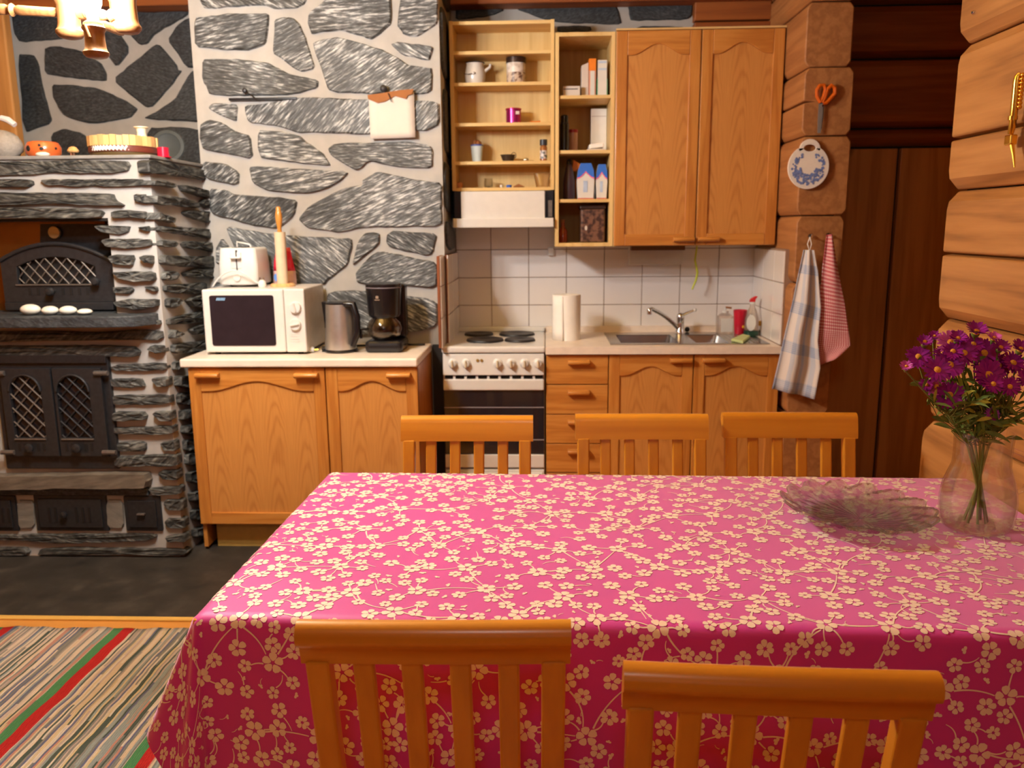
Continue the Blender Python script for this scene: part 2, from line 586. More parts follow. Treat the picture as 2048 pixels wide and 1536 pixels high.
# ---- chimney breast: mortar block with the big slate stones
CHY = 4.0
wc = struct(MB().box(-1.645, -.482, CHY, BACK, 0, 2.78).build('wall_chimney', m_mortar, smooth=0))
S = [
    [(402, -40), (402, 0), (410, 18), (470, 14), (530, 11), (552, 18), (592, 18), (612, 8), (618, -40)],
    [(390, 37), (430, 32), (462, 28), (505, 28), (537, 29), (540, 37), (536, 64), (532, 88), (525, 94), (492, 102), (445, 101), (392, 94)],
    [(550, 40), (570, 35), (587, 37), (600, 48), (610, 70), (622, 107), (630, 137), (605, 144), (592, 138), (568, 120), (547, 106), (549, 70)],
    [(617, 30), (655, 0), (690, -40), (782, -40), (783, 0), (783, 47), (765, 64), (745, 80), (730, 75), (712, 70), (680, 61), (650, 64), (625, 70), (618, 50)],
    [(805, -40), (876, -40), (876, 0), (876, 47), (855, 62), (837, 72), (820, 74), (805, 67), (794, 50), (799, 20)],
    [(627, 85), (652, 78), (677, 75), (705, 82), (740, 92), (770, 102), (802, 120), (815, 130), (840, 133), (862, 137), (865, 145), (864, 180), (855, 188), (800, 188), (755, 188), (680, 186), (657, 180), (645, 140), (632, 107)],
    [(782, 90), (790, 85), (830, 89), (867, 94), (860, 120), (850, 120), (805, 110)],
    [(406, 119), (440, 118), (480, 119), (535, 125), (555, 135), (580, 149), (610, 155), (630, 159), (638, 163), (637, 175), (595, 189), (530, 192), (470, 192), (422, 190), (412, 170), (406, 160)],
    [(418, 215), (427, 206), (450, 207), (477, 210), (475, 242), (467, 241), (440, 230), (422, 220)],
    [(491, 212), (530, 207), (605, 195), (670, 197), (737, 200), (800, 202), (877, 203), (880, 240), (875, 252), (850, 262), (830, 260), (737, 269), (680, 267), (630, 265), (597, 265), (555, 252), (497, 244), (492, 225)],
    [(402, 252), (417, 239), (447, 245), (467, 260), (502, 272), (507, 317), (460, 309), (407, 299), (401, 275)],
    [(516, 272), (522, 260), (560, 263), (597, 270), (630, 295), (650, 310), (663, 332), (600, 326), (525, 317), (517, 300)],
    [(657, 297), (670, 287), (710, 286), (755, 286), (817, 282), (860, 292), (866, 300), (865, 337), (820, 335), (780, 332), (742, 322), (730, 327), (722, 337), (712, 341), (690, 328), (662, 310)],
    [(407, 322), (450, 327), (480, 345), (480, 365), (467, 369), (412, 357)],
    [(500, 335), (520, 333), (600, 338), (700, 343), (680, 362), (655, 377), (617, 387), (570, 384), (530, 379), (507, 365)],
    [(727, 360), (755, 342), (800, 352), (837, 360), (884, 366), (884, 410), (884, 452), (800, 453), (730, 454), (680, 464), (642, 460), (615, 455), (597, 437), (620, 412), (660, 390), (692, 375), (725, 370)],
    [(421, 377), (455, 380), (467, 389), (510, 392), (555, 394), (597, 400), (590, 430), (567, 450), (552, 456), (517, 452), (470, 440), (422, 426)],
    [(452, 452), (505, 462), (570, 471), (640, 474), (705, 477), (706, 490), (697, 527), (675, 545), (655, 560), (650, 568), (590, 572), (520, 575), (495, 540), (468, 490)],
    [(717, 482), (730, 467), (747, 464), (760, 467), (761, 482), (750, 495), (728, 513), (710, 527), (705, 529)],
    [(775, 467), (790, 461), (830, 464), (865, 466), (874, 472), (865, 507), (855, 511), (815, 503), (780, 495), (774, 485)],
    [(712, 547), (725, 530), (742, 512), (760, 502), (805, 510), (877, 526), (874, 575), (805, 570), (715, 566)],
    [(655, 587), (675, 581), (730, 581), (800, 590), (874, 599), (876, 650), (840, 662), (760, 668), (700, 670), (655, 640)],
    [(432, 500), (445, 475), (460, 495), (456, 522), (434, 528)],
    [(425, 560), (500, 585), (640, 590), (645, 660), (430, 680)],
]
stones(wc, S, {'Y': CHY}, (0, -1, 0), m_slate)
# the side of the chimney breast that turns to the cooker
xs = -.482
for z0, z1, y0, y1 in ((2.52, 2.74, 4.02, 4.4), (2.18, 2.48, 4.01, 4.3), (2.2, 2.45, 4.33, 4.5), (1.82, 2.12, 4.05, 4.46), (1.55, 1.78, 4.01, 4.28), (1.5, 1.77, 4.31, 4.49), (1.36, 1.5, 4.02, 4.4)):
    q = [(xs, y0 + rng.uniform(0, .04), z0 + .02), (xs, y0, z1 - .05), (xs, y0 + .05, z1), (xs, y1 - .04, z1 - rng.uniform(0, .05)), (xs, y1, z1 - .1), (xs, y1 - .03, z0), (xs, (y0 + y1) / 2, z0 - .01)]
    MB().rock(q, (1, 0, 0), .014, .03, .006, rng).build('stone', m_slated, wc, smooth=0)  # darker slate puts the shade of this side into the stone colour

# ---- back wall above the mantel
L = [
    [(24, 29), (70, 33), (115, 35), (165, 40), (166, 72), (112, 80), (42, 85), (30, 65)],
    [(92, 100), (105, 92), (160, 100), (202, 125), (215, 147), (214, 163), (150, 157), (100, 150), (92, 140)],
    [(40, 109), (67, 110), (77, 125), (87, 175), (100, 225), (105, 240), (97, 250), (51, 265)],
    [(105, 170), (140, 170), (200, 177), (250, 200), (276, 217), (272, 225), (262, 235), (200, 247), (175, 247), (130, 232), (117, 212), (107, 192)],
    [(226, 160), (270, 124), (312, 89), (322, 92), (355, 130), (357, 140), (365, 142), (345, 170), (307, 212), (295, 215), (275, 200)],
    [(205, 35), (225, 42), (262, 102), (235, 134), (217, 112), (205, 80)],
    [(240, 25), (378, 24), (375, 32), (312, 67), (295, 89), (282, 90), (262, 70)],
    [(336, 82), (355, 52), (375, 38), (400, 36), (402, 132), (380, 137), (367, 125), (360, 112)],
    [(290, 238), (305, 230), (350, 200), (370, 165), (390, 140), (412, 140), (415, 243), (390, 244)],
    [(295, 256), (362, 254), (412, 262), (420, 335), (360, 335), (300, 335)],
    [(105, 267), (130, 258), (165, 265), (200, 300), (200, 330), (105, 330)],
    [(-60, 90), (20, 95), (30, 250), (-60, 280)],
]
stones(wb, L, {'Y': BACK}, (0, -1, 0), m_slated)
# back wall over the wall cupboards
U = [
    [(912, 14), (985, 12), (1010, 20), (985, 32), (950, 36), (912, 40)],
    [(1028, 12), (1120, 10), (1230, 8), (1236, 20), (1245, 50), (1190, 48), (1120, 46), (1085, 38), (1040, 22)],
    [(1255, 8), (1385, 3), (1384, 30), (1375, 40), (1262, 42), (1258, 25)],
    [(1250, 62), (1290, 52), (1360, 54), (1384, 60), (1384, 80), (1250, 80)],
    [(905, 60), (1040, 46), (1105, 60), (1105, 110), (905, 110)],
    [(1115, 52), (1180, 52), (1185, 62), (1115, 64)],
]
stones(wb, U, {'Y': BACK}, (0, -1, 0), m_slated, .012)
# tie beam and boards over the stone band, log of the back wall beside it
p0, p1 = at(905, 11, Y=4.40), at(1545, 0, Y=4.40)
struct(MB().box(-.48, 1.14, 4.38, 4.5, p0.z, 2.78).build('trim_2', m_logx, smooth=0, bevel=.006))
p0, p1 = at(1389, 45, Y=4.43), at(1545, 45, Y=4.43)
tl = MB().box(p0.x, 1.14, 4.43, 4.5, 2.0, 2.47).box(p0.x, 1.14, 4.43, 4.5, 2.478, 2.575).build('trim_3', m_logx, smooth=0, bevel=.006)
struct(tl)
# beam and post over the left end of the mantel
a = at(60, 22, Y=4.42)
struct(MB().box(-3.4, -1.645, 4.36, 4.5, a.z, 2.78).build('trim_4', m_logx, smooth=0, bevel=.006))
a = at(40, 200, Y=4.36)
struct(MB().box(-3.4, a.x, 4.30, 4.36, 1.70, 2.78).build('trim_5', m_plank, smooth=0, bevel=.008))

# ---- tiles behind the cooker and the sink
TW, THT, G = .2043, .15, .0035


def tiles_y(parent, xs_, zs_, y):
    for i in range(len(xs_) - 1):
        for j in range(len(zs_) - 1):
            MB().box(xs_[i] + G / 2, xs_[i + 1] - G / 2, y - .006, y + .002, zs_[j] + G / 2, zs_[j + 1] - G / 2).build('tile', m_tile, parent, smooth=0, bevel=.0012, seg=1)


gb = struct(MB().box(-.48, 1.14, BACK - .004, BACK + .002, .86, 1.51).build('trim_6', m_grout, smooth=0))
xs_ = [-.478] + [-.288 + TW * k for k in range(8)]
xs_[-1] = 1.137
tiles_y(gb, xs_, [.895, 1.045, 1.195, 1.345, 1.495], BACK - .004)

# ---- log partition to the right of the sink
SX, SY = 1.14, 3.83


def log_y(x0, x1, y0, y1, z0, z1, ch, notch=()):
    pr = [(x0 + ch * .8, z0), (x0 + .004, z0 + ch * .8), (x0, z0 + ch * 1.4)]
    for nz in notch:
        pr += [(x0, nz - .006), (x0 + .035, nz), (x0, nz + .006)]
    pr += [(x0, z1 - ch * 1.4), (x0 + .004, z1 - ch * .8), (x0 + ch * .8, z1), (x1 - ch * .8, z1), (x1, z1 - ch), (x1, z0 + ch), (x1 - ch * .8, z0)]
    m = MB().prism([(x, y0, z) for x, z in pr], (0, y1 - y0, 0))
    return m


wp = struct(MB().box(SX + .03, 1.32, SY + .04, BACK, 0, 2.78).build('wall_partition', m_dark, smooth=0))
zz = [0, .27, .58, .90, 1.20, 1.505, 1.85, 2.14, 2.41, 2.70]
for i in range(len(zz) - 1):
    j = rng.uniform(-.006, .006)
    log_y(SX + j, 1.35 + rng.uniform(-.012, .012), SY + rng.uniform(-.008, .008), BACK, zz[i] + .002, zz[i + 1] - .002, .022,
          (zz[i] + (zz[i + 1] - zz[i]) * .5,) if i in (6, 8) else ()).build('log', m_logend, wp, smooth=30, bevel=.006)
gp = struct(MB().box(SX - .012, SX + .03, 3.925, BACK - .012, .9, 1.352).build('trim_7', m_grout, smooth=0))
ys_ = [3.927, 4.085, 4.288, 4.488]
for i in range(3):
    for z0, z1 in ((.9, 1.045), (1.045, 1.195), (1.195, 1.345)):
        MB().box(SX - .018, SX - .01, ys_[i] + G / 2, ys_[i + 1] - G / 2, z0 + G / 2, z1 - G / 2).build('tile', m_tile, gp, smooth=0, bevel=.0012, seg=1)
# tiled side panel to the left of the cooker
lp = struct(MB().box(-.500, -.488, 3.835, CHY - .002, .905, 1.335).box(-.478, -.472, CHY, BACK - .012, .9, 1.335).build('trim_8', wood('panel_edge', [(.2, C(120, 62, 34)), (.8, C(150, 84, 48))], 'z', 1, .5), smooth=0))
for y0, y1 in ((3.84, 4.0), (4.0, 4.2), (4.2, 4.4), (4.4, 4.488)):
    for z0, z1 in ((.9, 1.045), (1.045, 1.195), (1.195, 1.335)):
        MB().box(-.49 if y0 < 3.99 else -.474, -.482 if y0 < 3.99 else -.466, y0 + G / 2, y1 - G / 2, z0 + G / 2, z1 - G / 2).build('tile', m_tile, lp, smooth=0, bevel=.0012, seg=1)

struct(MB().box(-.549, -.497, 3.96, 3.996, 0, .9).build('gap_shade_board', m_dark, smooth=0))  # added dark board paints in the shade between cabinet and cooker

# ---- right log wall
wrg = struct(MB().box(1.28, 1.43, -2.3, 2.60, 0, 2.78).build('wall_right', m_dark, smooth=0))
zz = [0, .44, .84, 1.175, 1.565, 1.985, 2.40, 2.78]
nt_ = {4: (1.715,), 3: (1.375,), 2: (), 1: (.62,), 5: ()}
for i in range(len(zz) - 1):
    log_y(1.23 + rng.uniform(-.008, .008), 1.44, -2.3, 2.63 + rng.uniform(-.02, .02), zz[i] + .002, zz[i + 1] - .002, .04, nt_.get(i, ())).build('log', m_logy, wrg, smooth=30, bevel=.008)

# ---- dim hall behind: logs above, a plank door below
HY = 4.55
wh = struct(MB().box(1.35, 3.0, HY, HY + .1, 0, 2.78).build('wall_hall', m_dark, smooth=0))
zz = [1.86, 1.955, 2.30, 2.56, 2.78]
for i in range(4):
    d = .03 if i else .0
    pr = [(HY - .03 - d, zz[i] + .03), (HY - .05 - d, zz[i] + .06), (HY - .05 - d, zz[i + 1] - .05), (HY - .03 - d, zz[i + 1] - .02), (HY, zz[i + 1] - .004), (HY, zz[i] + .004)]
    MB().prism([(1.36, y, z) for y, z in pr], (1.6, 0, 0)).build('log', m_logx, wh, smooth=30)
dr = struct(MB().box(1.36, 2.96, HY - .02, HY - .001, 0, 1.86).build('door_1', m_dark, smooth=0))
for x0, x1 in ((1.365, 1.50), (1.505, 1.845), (1.858, 2.2), (2.205, 2.5), (2.505, 2.8)):
    MB().box(x0, x1, HY - .045 - (.012 if x0 > 1.6 else 0), HY - .02, .02, 1.85).build('plank', m_plank, dr, smooth=0, bevel=.004)
struct(MB().box(2.9, 3.0, -2.3, 4.55, 0, 2.78).build('wall_side', m_logy, smooth=0))

# ---- rag rug: woven strips across the runner
def rug_mat():
    m, nt, b = newmat('rag_rug')
    tc = N(nt, 'ShaderNodeTexCoord')
    sp = N(nt, 'ShaderNodeSeparateXYZ')
    nt.links.new(tc.outputs['Object'], sp.inputs[0])
    nz = N(nt, 'ShaderNodeTexNoise', i_Scale=7.0, i_Detail=2.0)
    nt.links.new(tc.outputs['Object'], nz.inputs['Vector'])
    x = math_node(nt, 'ADD', sp.outputs[0], math_node(nt, 'MULTIPLY', math_node(nt, 'SUBTRACT', nz.outputs[0], .5), .018))
    # one weft strip every 9 mm, its cloth changes along the strip
    idx = math_node(nt, 'FLOOR', math_node(nt, 'MULTIPLY', x, 150.0))
    cy = math_node(nt, 'FLOOR', math_node(nt, 'ADD', math_node(nt, 'MULTIPLY', sp.outputs[1], 2.1), math_node(nt, 'MULTIPLY', idx, .37)))
    cb = N(nt, 'ShaderNodeCombineXYZ')
    nt.links.new(idx, cb.inputs[0])
    nt.links.new(cy, cb.inputs[1])
    wn_ = N(nt, 'ShaderNodeTexWhiteNoise', noise_dimensions='2D')
    nt.links.new(cb.outputs[0], wn_.inputs['Vector'])
    cr = N(nt, 'ShaderNodeValToRGB')
    cr.color_ramp.interpolation = 'CONSTANT'
    pal = [C(214, 200, 184), C(172, 160, 150), C(128, 132, 130), C(220, 204, 186), C(84, 96, 90), C(204, 188, 178), C(152, 162, 162), C(212, 192, 166), C(188, 172, 164), C(108, 112, 142), C(218, 208, 196), C(196, 146, 132), C(144, 142, 136), C(212, 194, 156)]
    e = cr.color_ramp.elements
    e[0].position, e[0].color = 0, pal[0]
    e[1].position, e[1].color = 1 / len(pal), pal[1]
    for i in range(2, len(pal)):
        q = e.new(i / len(pal))
        q.color = pal[i]
    nt.links.new(wn_.outputs['Value'], cr.inputs[0])
    colr = cr.outputs[0]

    def band(colr, x0, x1, c):
        f = math_node(nt, 'MULTIPLY', math_node(nt, 'GREATER_THAN', x, x0), math_node(nt, 'LESS_THAN', x, x1))
        mx = N(nt, 'ShaderNodeMix', data_type='RGBA')
        mx.inputs['B'].default_value = c
        nt.links.new(f, mx.inputs['Factor'])
        nt.links.new(colr, mx.inputs['A'])
        return mx.outputs['Result']
    for bx in (-1.598, -1.165, -2.055):
        colr = band(colr, bx, bx + .034, C(84, 142, 96))
        colr = band(colr, bx + .034, bx + .074, C(188, 48, 48))
    nt.links.new(colr, b.inputs['Base Color'])
    b.inputs['Roughness'].default_value = .95
    b.inputs['Specular IOR Level'].default_value = .1
    ridge = math_node(nt, 'SINE', math_node(nt, 'MULTIPLY', x, 150 * 2 * PI))
    n3 = N(nt, 'ShaderNodeTexNoise', i_Scale=160.0)
    nt.links.new(tc.outputs['Object'], n3.inputs['Vector'])
    bump(nt, b, math_node(nt, 'ADD', math_node(nt, 'MULTIPLY', ridge, .5), n3.outputs[0]), .9, .004)
    return m


g = []
for i in range(141):
    x = -3.2 + 2.48 * i / 140
    row = []
    for j in range(25):
        y = 1.78 + .985 * j / 24
        row.append((x + .006 * math.sin(y * 9) * math.cos(x * 3), y + (.004 * math.sin(x * 60) if j in (0, 24) else 0), .012 + .0025 * math.sin(x * 23 + y * 3)))
    g.append(row)
rug = MB().sheet(g).build('rag_rug', rug_mat(), solid=.007)
tag(rug, 'striped rag rug with green and red bands lying on the floor', 'rug')
# ================================================================== fireplace
FX, FY, FZ = -1.645, 3.47, 1.775
fp = thing('fireplace', 'grey ledge-stone fireplace with black cast-iron doors and pale mortar', 'fireplace', (-2.4, 3.8, 0))
zn0, zn1 = at(100, 634, Y=FY).z, at(100, 437, Y=FY).z
xn = at(228, 560, Y=FY).x
body = MB()
body.box(-3.38, FX, FY, 4.36, .0, zn0)
body.box(xn, FX, FY, 4.36, zn0, zn1)
body.box(-3.38, FX, FY, 4.36, zn1, FZ - .015)
body.box(-3.38, xn, FY + .16, 4.36, zn0, zn1)
body.build('masonry', m_mortar, fp, smooth=0)
MB().box(-3.38, FX + .012, FY - .012, 4.36, FZ - .015, FZ).build('mantel_slab', plain('mantel_stone', C(132, 130, 128), .7, 0, .4, 0, .15, 20, .3), fp, smooth=0, bevel=.004)
FR = [
    [(-60, 322), (0, 324), (110, 321), (240, 321), (257, 322), (264, 332), (258, 342), (225, 347), (120, 346), (60, 350), (-60, 352)],
    [(-60, 360), (45, 358), (68, 361), (69, 370), (60, 374), (-60, 376)],
    [(83, 360), (130, 358), (200, 358), (270, 358), (289, 360), (290, 372), (240, 373), (150, 373), (95, 370)],
    [(-60, 385), (60, 385), (180, 387), (228, 388), (235, 400), (253, 411), (230, 412), (120, 408), (-60, 412)],
    [(-60, 415), (130, 415), (205, 420), (211, 424), (205, 435), (150, 437), (-60, 438)],
    [(273, 389), (290, 388), (293, 390), (294, 408), (272, 402)],
    [(226, 422), (265, 420), (296, 424), (298, 438), (270, 436), (228, 436)],
    [(189, 452), (200, 450), (264, 452), (258, 465), (240, 470), (205, 466)],
    [(277, 454), (299, 452), (301, 455), (302, 463), (290, 460)],
    [(204, 480), (220, 477), (300, 478), (304, 480), (306, 492), (250, 498), (215, 494)],
    [(219, 512), (230, 509), (268, 510), (272, 518), (268, 531), (228, 529)],
    [(282, 514), (290, 510), (308, 511), (310, 528), (295, 526)],
    [(228, 545), (240, 543), (312, 543), (314, 560), (265, 564), (240, 556)],
    [(228, 573), (265, 573), (270, 580), (262, 588), (230, 586)],
    [(290, 574), (316, 572), (317, 582), (310, 583)],
    [(231, 604), (250, 598), (319, 597), (321, 612), (280, 620), (240, 612)],
    [(294, 640), (323, 640), (325, 648), (310, 648)],
    [(-60, 664), (100, 662), (215, 664), (260, 660), (327, 660), (329, 678), (270, 680), (215, 680), (-60, 684)],
    [(-60, 692), (120, 690), (235, 690), (270, 692), (283, 702), (280, 712), (235, 712), (-60, 706)],
    [(297, 697), (305, 690), (330, 690), (332, 705), (315, 706)],
    [(222, 733), (240, 728), (334, 724), (336, 738), (290, 742), (235, 741)],
    [(222, 756), (285, 755), (290, 765), (292, 772), (258, 776), (225, 772)],
    [(306, 757), (315, 754), (338, 752), (340, 772), (320, 774)],
    [(225, 790), (280, 788), (342, 788), (344, 806), (280, 810), (226, 808)],
    [(229, 822), (290, 822), (297, 830), (296, 838), (260, 840), (230, 838)],
    [(307, 823), (346, 820), (348, 840), (325, 840)],
    [(231, 854), (300, 852), (350, 850), (352, 866), (290, 868), (232, 865)],
    [(233, 883), (294, 882), (295, 900), (265, 903), (235, 900)],
    [(322, 885), (353, 880), (355, 900), (330, 902)],
    [(234, 912), (300, 908), (357, 908), (359, 930), (290, 930), (235, 930)],
    [(318, 945), (325, 940), (360, 938), (362, 957), (330, 957)],
    [(300, 975), (330, 972), (364, 972), (366, 986), (310, 988)],
    [(328, 1003), (335, 998), (368, 998), (370, 1020), (335, 1018)],
    [(330, 1042), (340, 1035), (372, 1035), (374, 1055), (338, 1055)],
    [(333, 1072), (345, 1068), (376, 1065), (378, 1080), (340, 1080)],
    [(-60, 1070), (0, 1068), (150, 1066), (310, 1066), (316, 1072), (300, 1078), (200, 1082), (120, 1085), (60, 1078), (-60, 1076)],
    [(-60, 1094), (55, 1093), (62, 1100), (60, 1107), (-60, 1107)],
    [(80, 1107), (85, 1097), (130, 1093), (250, 1095), (372, 1096), (378, 1102), (373, 1107)],
    [(-60, 758), (-8, 760), (-6, 800), (-60, 802)],
    [(-60, 860), (-4, 862), (0, 905), (-60, 905)],
]
FR2 = [(-60, 943), (0, 946), (150, 943), (300, 941), (306, 955), (303, 970), (150, 972), (-60, 973)]
SD = [
    [(288, 322), (300, 319), (350, 328), (412, 342), (416, 362), (370, 355), (320, 348), (290, 346)],
    [(296, 361), (325, 362), (342, 369), (340, 376), (296, 371)],
    [(300, 390), (350, 394), (385, 405), (390, 416), (340, 411), (300, 408)],
    [(305, 425), (325, 430), (341, 436), (338, 447), (305, 440)],
    [(361, 426), (370, 420), (418, 423), (420, 448), (395, 442), (370, 432)],
    [(353, 370), (375, 372), (414, 384), (414, 398), (385, 390), (360, 382)],
    [(393, 407), (400, 398), (416, 402), (417, 418), (398, 412)],
    [(309, 453), (360, 454), (420, 459), (420, 478), (380, 472), (340, 466), (309, 462)],
    [(313, 480), (340, 482), (348, 488), (340, 495), (313, 493)],
    [(358, 486), (380, 482), (421, 486), (422, 503), (395, 499), (362, 495)],
    [(317, 511), (350, 512), (424, 512), (424, 535), (370, 534), (330, 530), (317, 527)],
    [(321, 544), (345, 542), (352, 550), (345, 560), (321, 561)],
    [(360, 546), (380, 538), (426, 536), (428, 556), (390, 555), (365, 552)],
    [(325, 571), (380, 566), (408, 564), (410, 585), (360, 588), (325, 583)],
    [(329, 597), (350, 595), (360, 602), (345, 618), (329, 614)],
    [(366, 600), (400, 588), (420, 590), (420, 615), (380, 615)],
    [(332, 638), (380, 625), (420, 618), (420, 640), (370, 648), (332, 650)],
    [(336, 660), (350, 662), (357, 668), (345, 676), (336, 678)],
    [(374, 660), (390, 650), (425, 648), (425, 668), (385, 670)],
    [(340, 690), (360, 686), (420, 680), (420, 705), (370, 706), (340, 706)],
    [(343, 724), (355, 722), (365, 730), (352, 740), (343, 740)],
    [(347, 752), (376, 750), (400, 775), (347, 774)],
    [(351, 787), (380, 783), (400, 810), (352, 808)],
    [(356, 820), (382, 817), (400, 842), (357, 842)],
    [(360, 850), (385, 850), (400, 868), (360, 868)],
    [(364, 880), (388, 878), (400, 902), (365, 902)],
    [(368, 908), (390, 904), (410, 930), (368, 930)],
    [(370, 945), (392, 940), (410, 965), (372, 965)],
    [(374, 985), (396, 980), (410, 1003), (376, 1003)],
    [(378, 1020), (398, 1015), (410, 1040), (380, 1040)],
    [(382, 1058), (400, 1052), (410, 1075), (383, 1075)],
]
for p in FR:
    MB().rock([at(x, y, Y=FY) for x, y in p], (0, -1, 0), rng.uniform(.014, .034), .03, .004, rng, rough=.006).build('stone', m_ledge, fp, smooth=0)
MB().rock([at(x, y, Y=FY) for x, y in FR2], (0, -1, 0), .055, .03, .006, rng).build('stone', slate('ledge_slab_stone', [(.3, C(70, 62, 54)), (.6, C(112, 102, 90)), (.8, C(140, 128, 114))], .6, .6, .4), fp, smooth=0)
for p in SD:
    MB().rock([at(x, y, X=FX) for x, y in p], (1, 0, 0), rng.uniform(.016, .036), .03, .004, rng, rough=.008).build('stone', m_ledge, fp, smooth=0)
mg = slate('ash_door_stone', [(.3, C(92, 88, 80)), (.7, C(134, 128, 118))], .7, .6, .3)
for x0, x1 in ((36, 72), (214, 249)):
    MB().rock([at(x0, 999, Y=FY), at(x1 - 2, 999, Y=FY), at(x1, 1055, Y=FY), at(x0 + 3, 1055, Y=FY)], (0, -1, 0), .012, .03, .003, rng).build('stone', mg, fp, smooth=0)


def qy(x0, y0, x1, y1, Y):
    a, b = at(x0, y0, Y=Y), at(x1, y1, Y=Y)
    return min(a.x, b.x), max(a.x, b.x), min(a.z, b.z), max(a.z, b.z)


# upper oven: niche with copper sheet and iron plate
YN = FY + .155
x0, x1, z0, z1 = qy(-80, 445, 230, 634, YN)
MB().box(x0, x1, YN - .006, YN, z0, z1).build('copper_sheet', m_copper, fp, smooth=0)
x0, x1, z0, z1 = qy(80, 445, 245, 632, YN - .01)
pl = MB().prism([at(82, 448, Y=YN - .008), at(250, 448, Y=YN - .008), at(250, 560, Y=YN - .008), at(160, 492, Y=YN - .008), at(82, 492, Y=YN - .008)], (0, -.006, 0)).build('iron_plate', m_iron, fp, smooth=0)
c = at(110, 465, Y=YN - .02)
MB().lathe(c, [(.0, .01), (.026, .01), (.028, .004), (.028, 0)], 20, (0, -1, 0)).build('thermometer', plain('dial', C(176, 160, 120), .3, .5), pl)
# niche arch stone edge (dark band on top)
MB().box(-3.38, xn, FY + .002, FY + .155, zn1 - .012, zn1 - .001).build('dark_lintel', m_dark, fp, smooth=0)

# upper door: arched frame with lattice
YD = FY + .085


def arch_outline(x0, x1, zb, zs, zt, n=14):
    pts = [(x0, zb), (x1, zb)]
    for i in range(n + 1):
        t = i / n
        x = x1 + (x0 - x1) * t
        pts.append((x, zs + (zt - zs) * (1 - (2 * t - 1) ** 2)))
    return pts


x0, x1, zb, _ = qy(10, 606, 222, 500, YD)
zs_, zt_ = at(30, 524, Y=YD).z, at(110, 489, Y=YD).z
outer = arch_outline(x0, x1, zb, zs_, zt_)
ix0, ix1 = at(36, 560, Y=YD).x, at(192, 560, Y=YD).x
izb, izs, izt = at(110, 568, Y=YD).z, at(40, 534, Y=YD).z, at(110, 514, Y=YD).z
inner = arch_outline(ix0, ix1, izb, izs, izt)


def framed(outer, inner, y, t):
    """plate with an opening: both outlines have the same vertex count"""
    n = len(outer)
    m = MB()
    vs = [(x, y, z) for x, z in outer] + [(x, y, z) for x, z in inner] + [(x, y + t, z) for x, z in outer] + [(x, y + t, z) for x, z in inner]
    fs = []
    for i in range(n):
        j = (i + 1) % n
        fs += [(i, j, n + j, n + i), (2 * n + i, 3 * n + i, 3 * n + j, 2 * n + j), (i, 2 * n + i, 2 * n + j, j), (n + i, n + j, 3 * n + j, 3 * n + i)]
    return m.add(vs, fs)


def lattice(inside, x0, x1, z0, z1, step, r, y, slope=1.15):
    m = MB()
    k = -30
    for sgn in (1, -1):
        for k in range(-40, 41):
            b = k * step
            pts = []
            for i in range(121):
                x = x0 + (x1 - x0) * i / 120
                z = z0 + sgn * slope * (x - (x0 + x1) / 2) + b
                if z0 < z < z1 and inside(x, z):
                    pts.append((x, y + (.002 if sgn > 0 else -.002), z))
            if len(pts) > 3:
                m.tube([pts[0], pts[-1]], r, 6)
    return m


oven = MB()
oven.v, oven.f, oven.m = framed(outer, inner, YD, .022).v, framed(outer, inner, YD, .022).f, framed(outer, inner, YD, .022).m
od = oven.build('oven_door', m_iron, fp, smooth=0, bevel=.003)


def in_arch(x, z):
    t = (x - ix0) / (ix1 - ix0)
    return 0 < t < 1 and z < izs + (izt - izs) * (1 - (2 * t - 1) ** 2)


lattice(in_arch, ix0, ix1, izb, izt + .01, .0575, .0028, YD + .008).build('lattice', m_ironlt, od)
MB().prism([(x, YD + .03, z) for x, z in inner], (0, .004, 0)).build('door_back', plain('sooty_iron', C(46, 46, 48), .5, .4), od, smooth=0)
# arched hood rim over the door
rim = [(x, YD - .004, z + .004) for x, z in outer[2:]]
MB().tube(rim, .009, 8).build('arch_rim', m_iron, od)
MB().tube([(ix0 - .01, YD - .004, izb - .004), (ix1 + .01, YD - .004, izb - .004)], .004, 6).build('sill_bar', m_ironlt, od)
for k in range(8):
    if k == 3:
        continue
    a = at(60 + k * 16.5, 583, Y=YD)
    MB().box(a.x - .006, a.x + .006, YD - .002, YD + .004, a.z - .016, a.z + .016).build('air_slot', m_dark, od, smooth=0)
for px_, py_ in ((198, 562), (109, 582)):
    a = at(px_, py_, Y=YD)
    MB().lathe(a, [(.006, 0), (.007, .02), (.017, .026), (.019, .036), (.013, .046), (0, .048)], 14, (0, -1, 0)).build('door_knob', m_iron, od)
a, b = at(12, 607, Y=YD), at(228, 607, Y=YD)
MB().box(a.x, b.x, YD - .01, YD + .03, a.z - .03, a.z + .004).build('door_sill', m_iron, fp, smooth=0, bevel=.003)

# dark oven shelf
a, b = at(278, 646, Y=FY - .14), at(0, 632, Y=FY - .14)
zt = at(100, 634, Y=FY - .14).z
zb = at(100, 656, Y=FY - .14).z
xr = at(262, 640, Y=FY - .14).x
MB().prism([(-3.38, FY - .14, zb), (xr - .1, FY - .14, zb), (xr, FY - .12, zb), (xr + .05, FY - .03, zb), (xr + .05, FY + .16, zb), (-3.38, FY + .16, zb)], (0, 0, zt - zb)).build('oven_shelf', m_slated, fp, smooth=0, bevel=.004)
SHELF_Z = zt

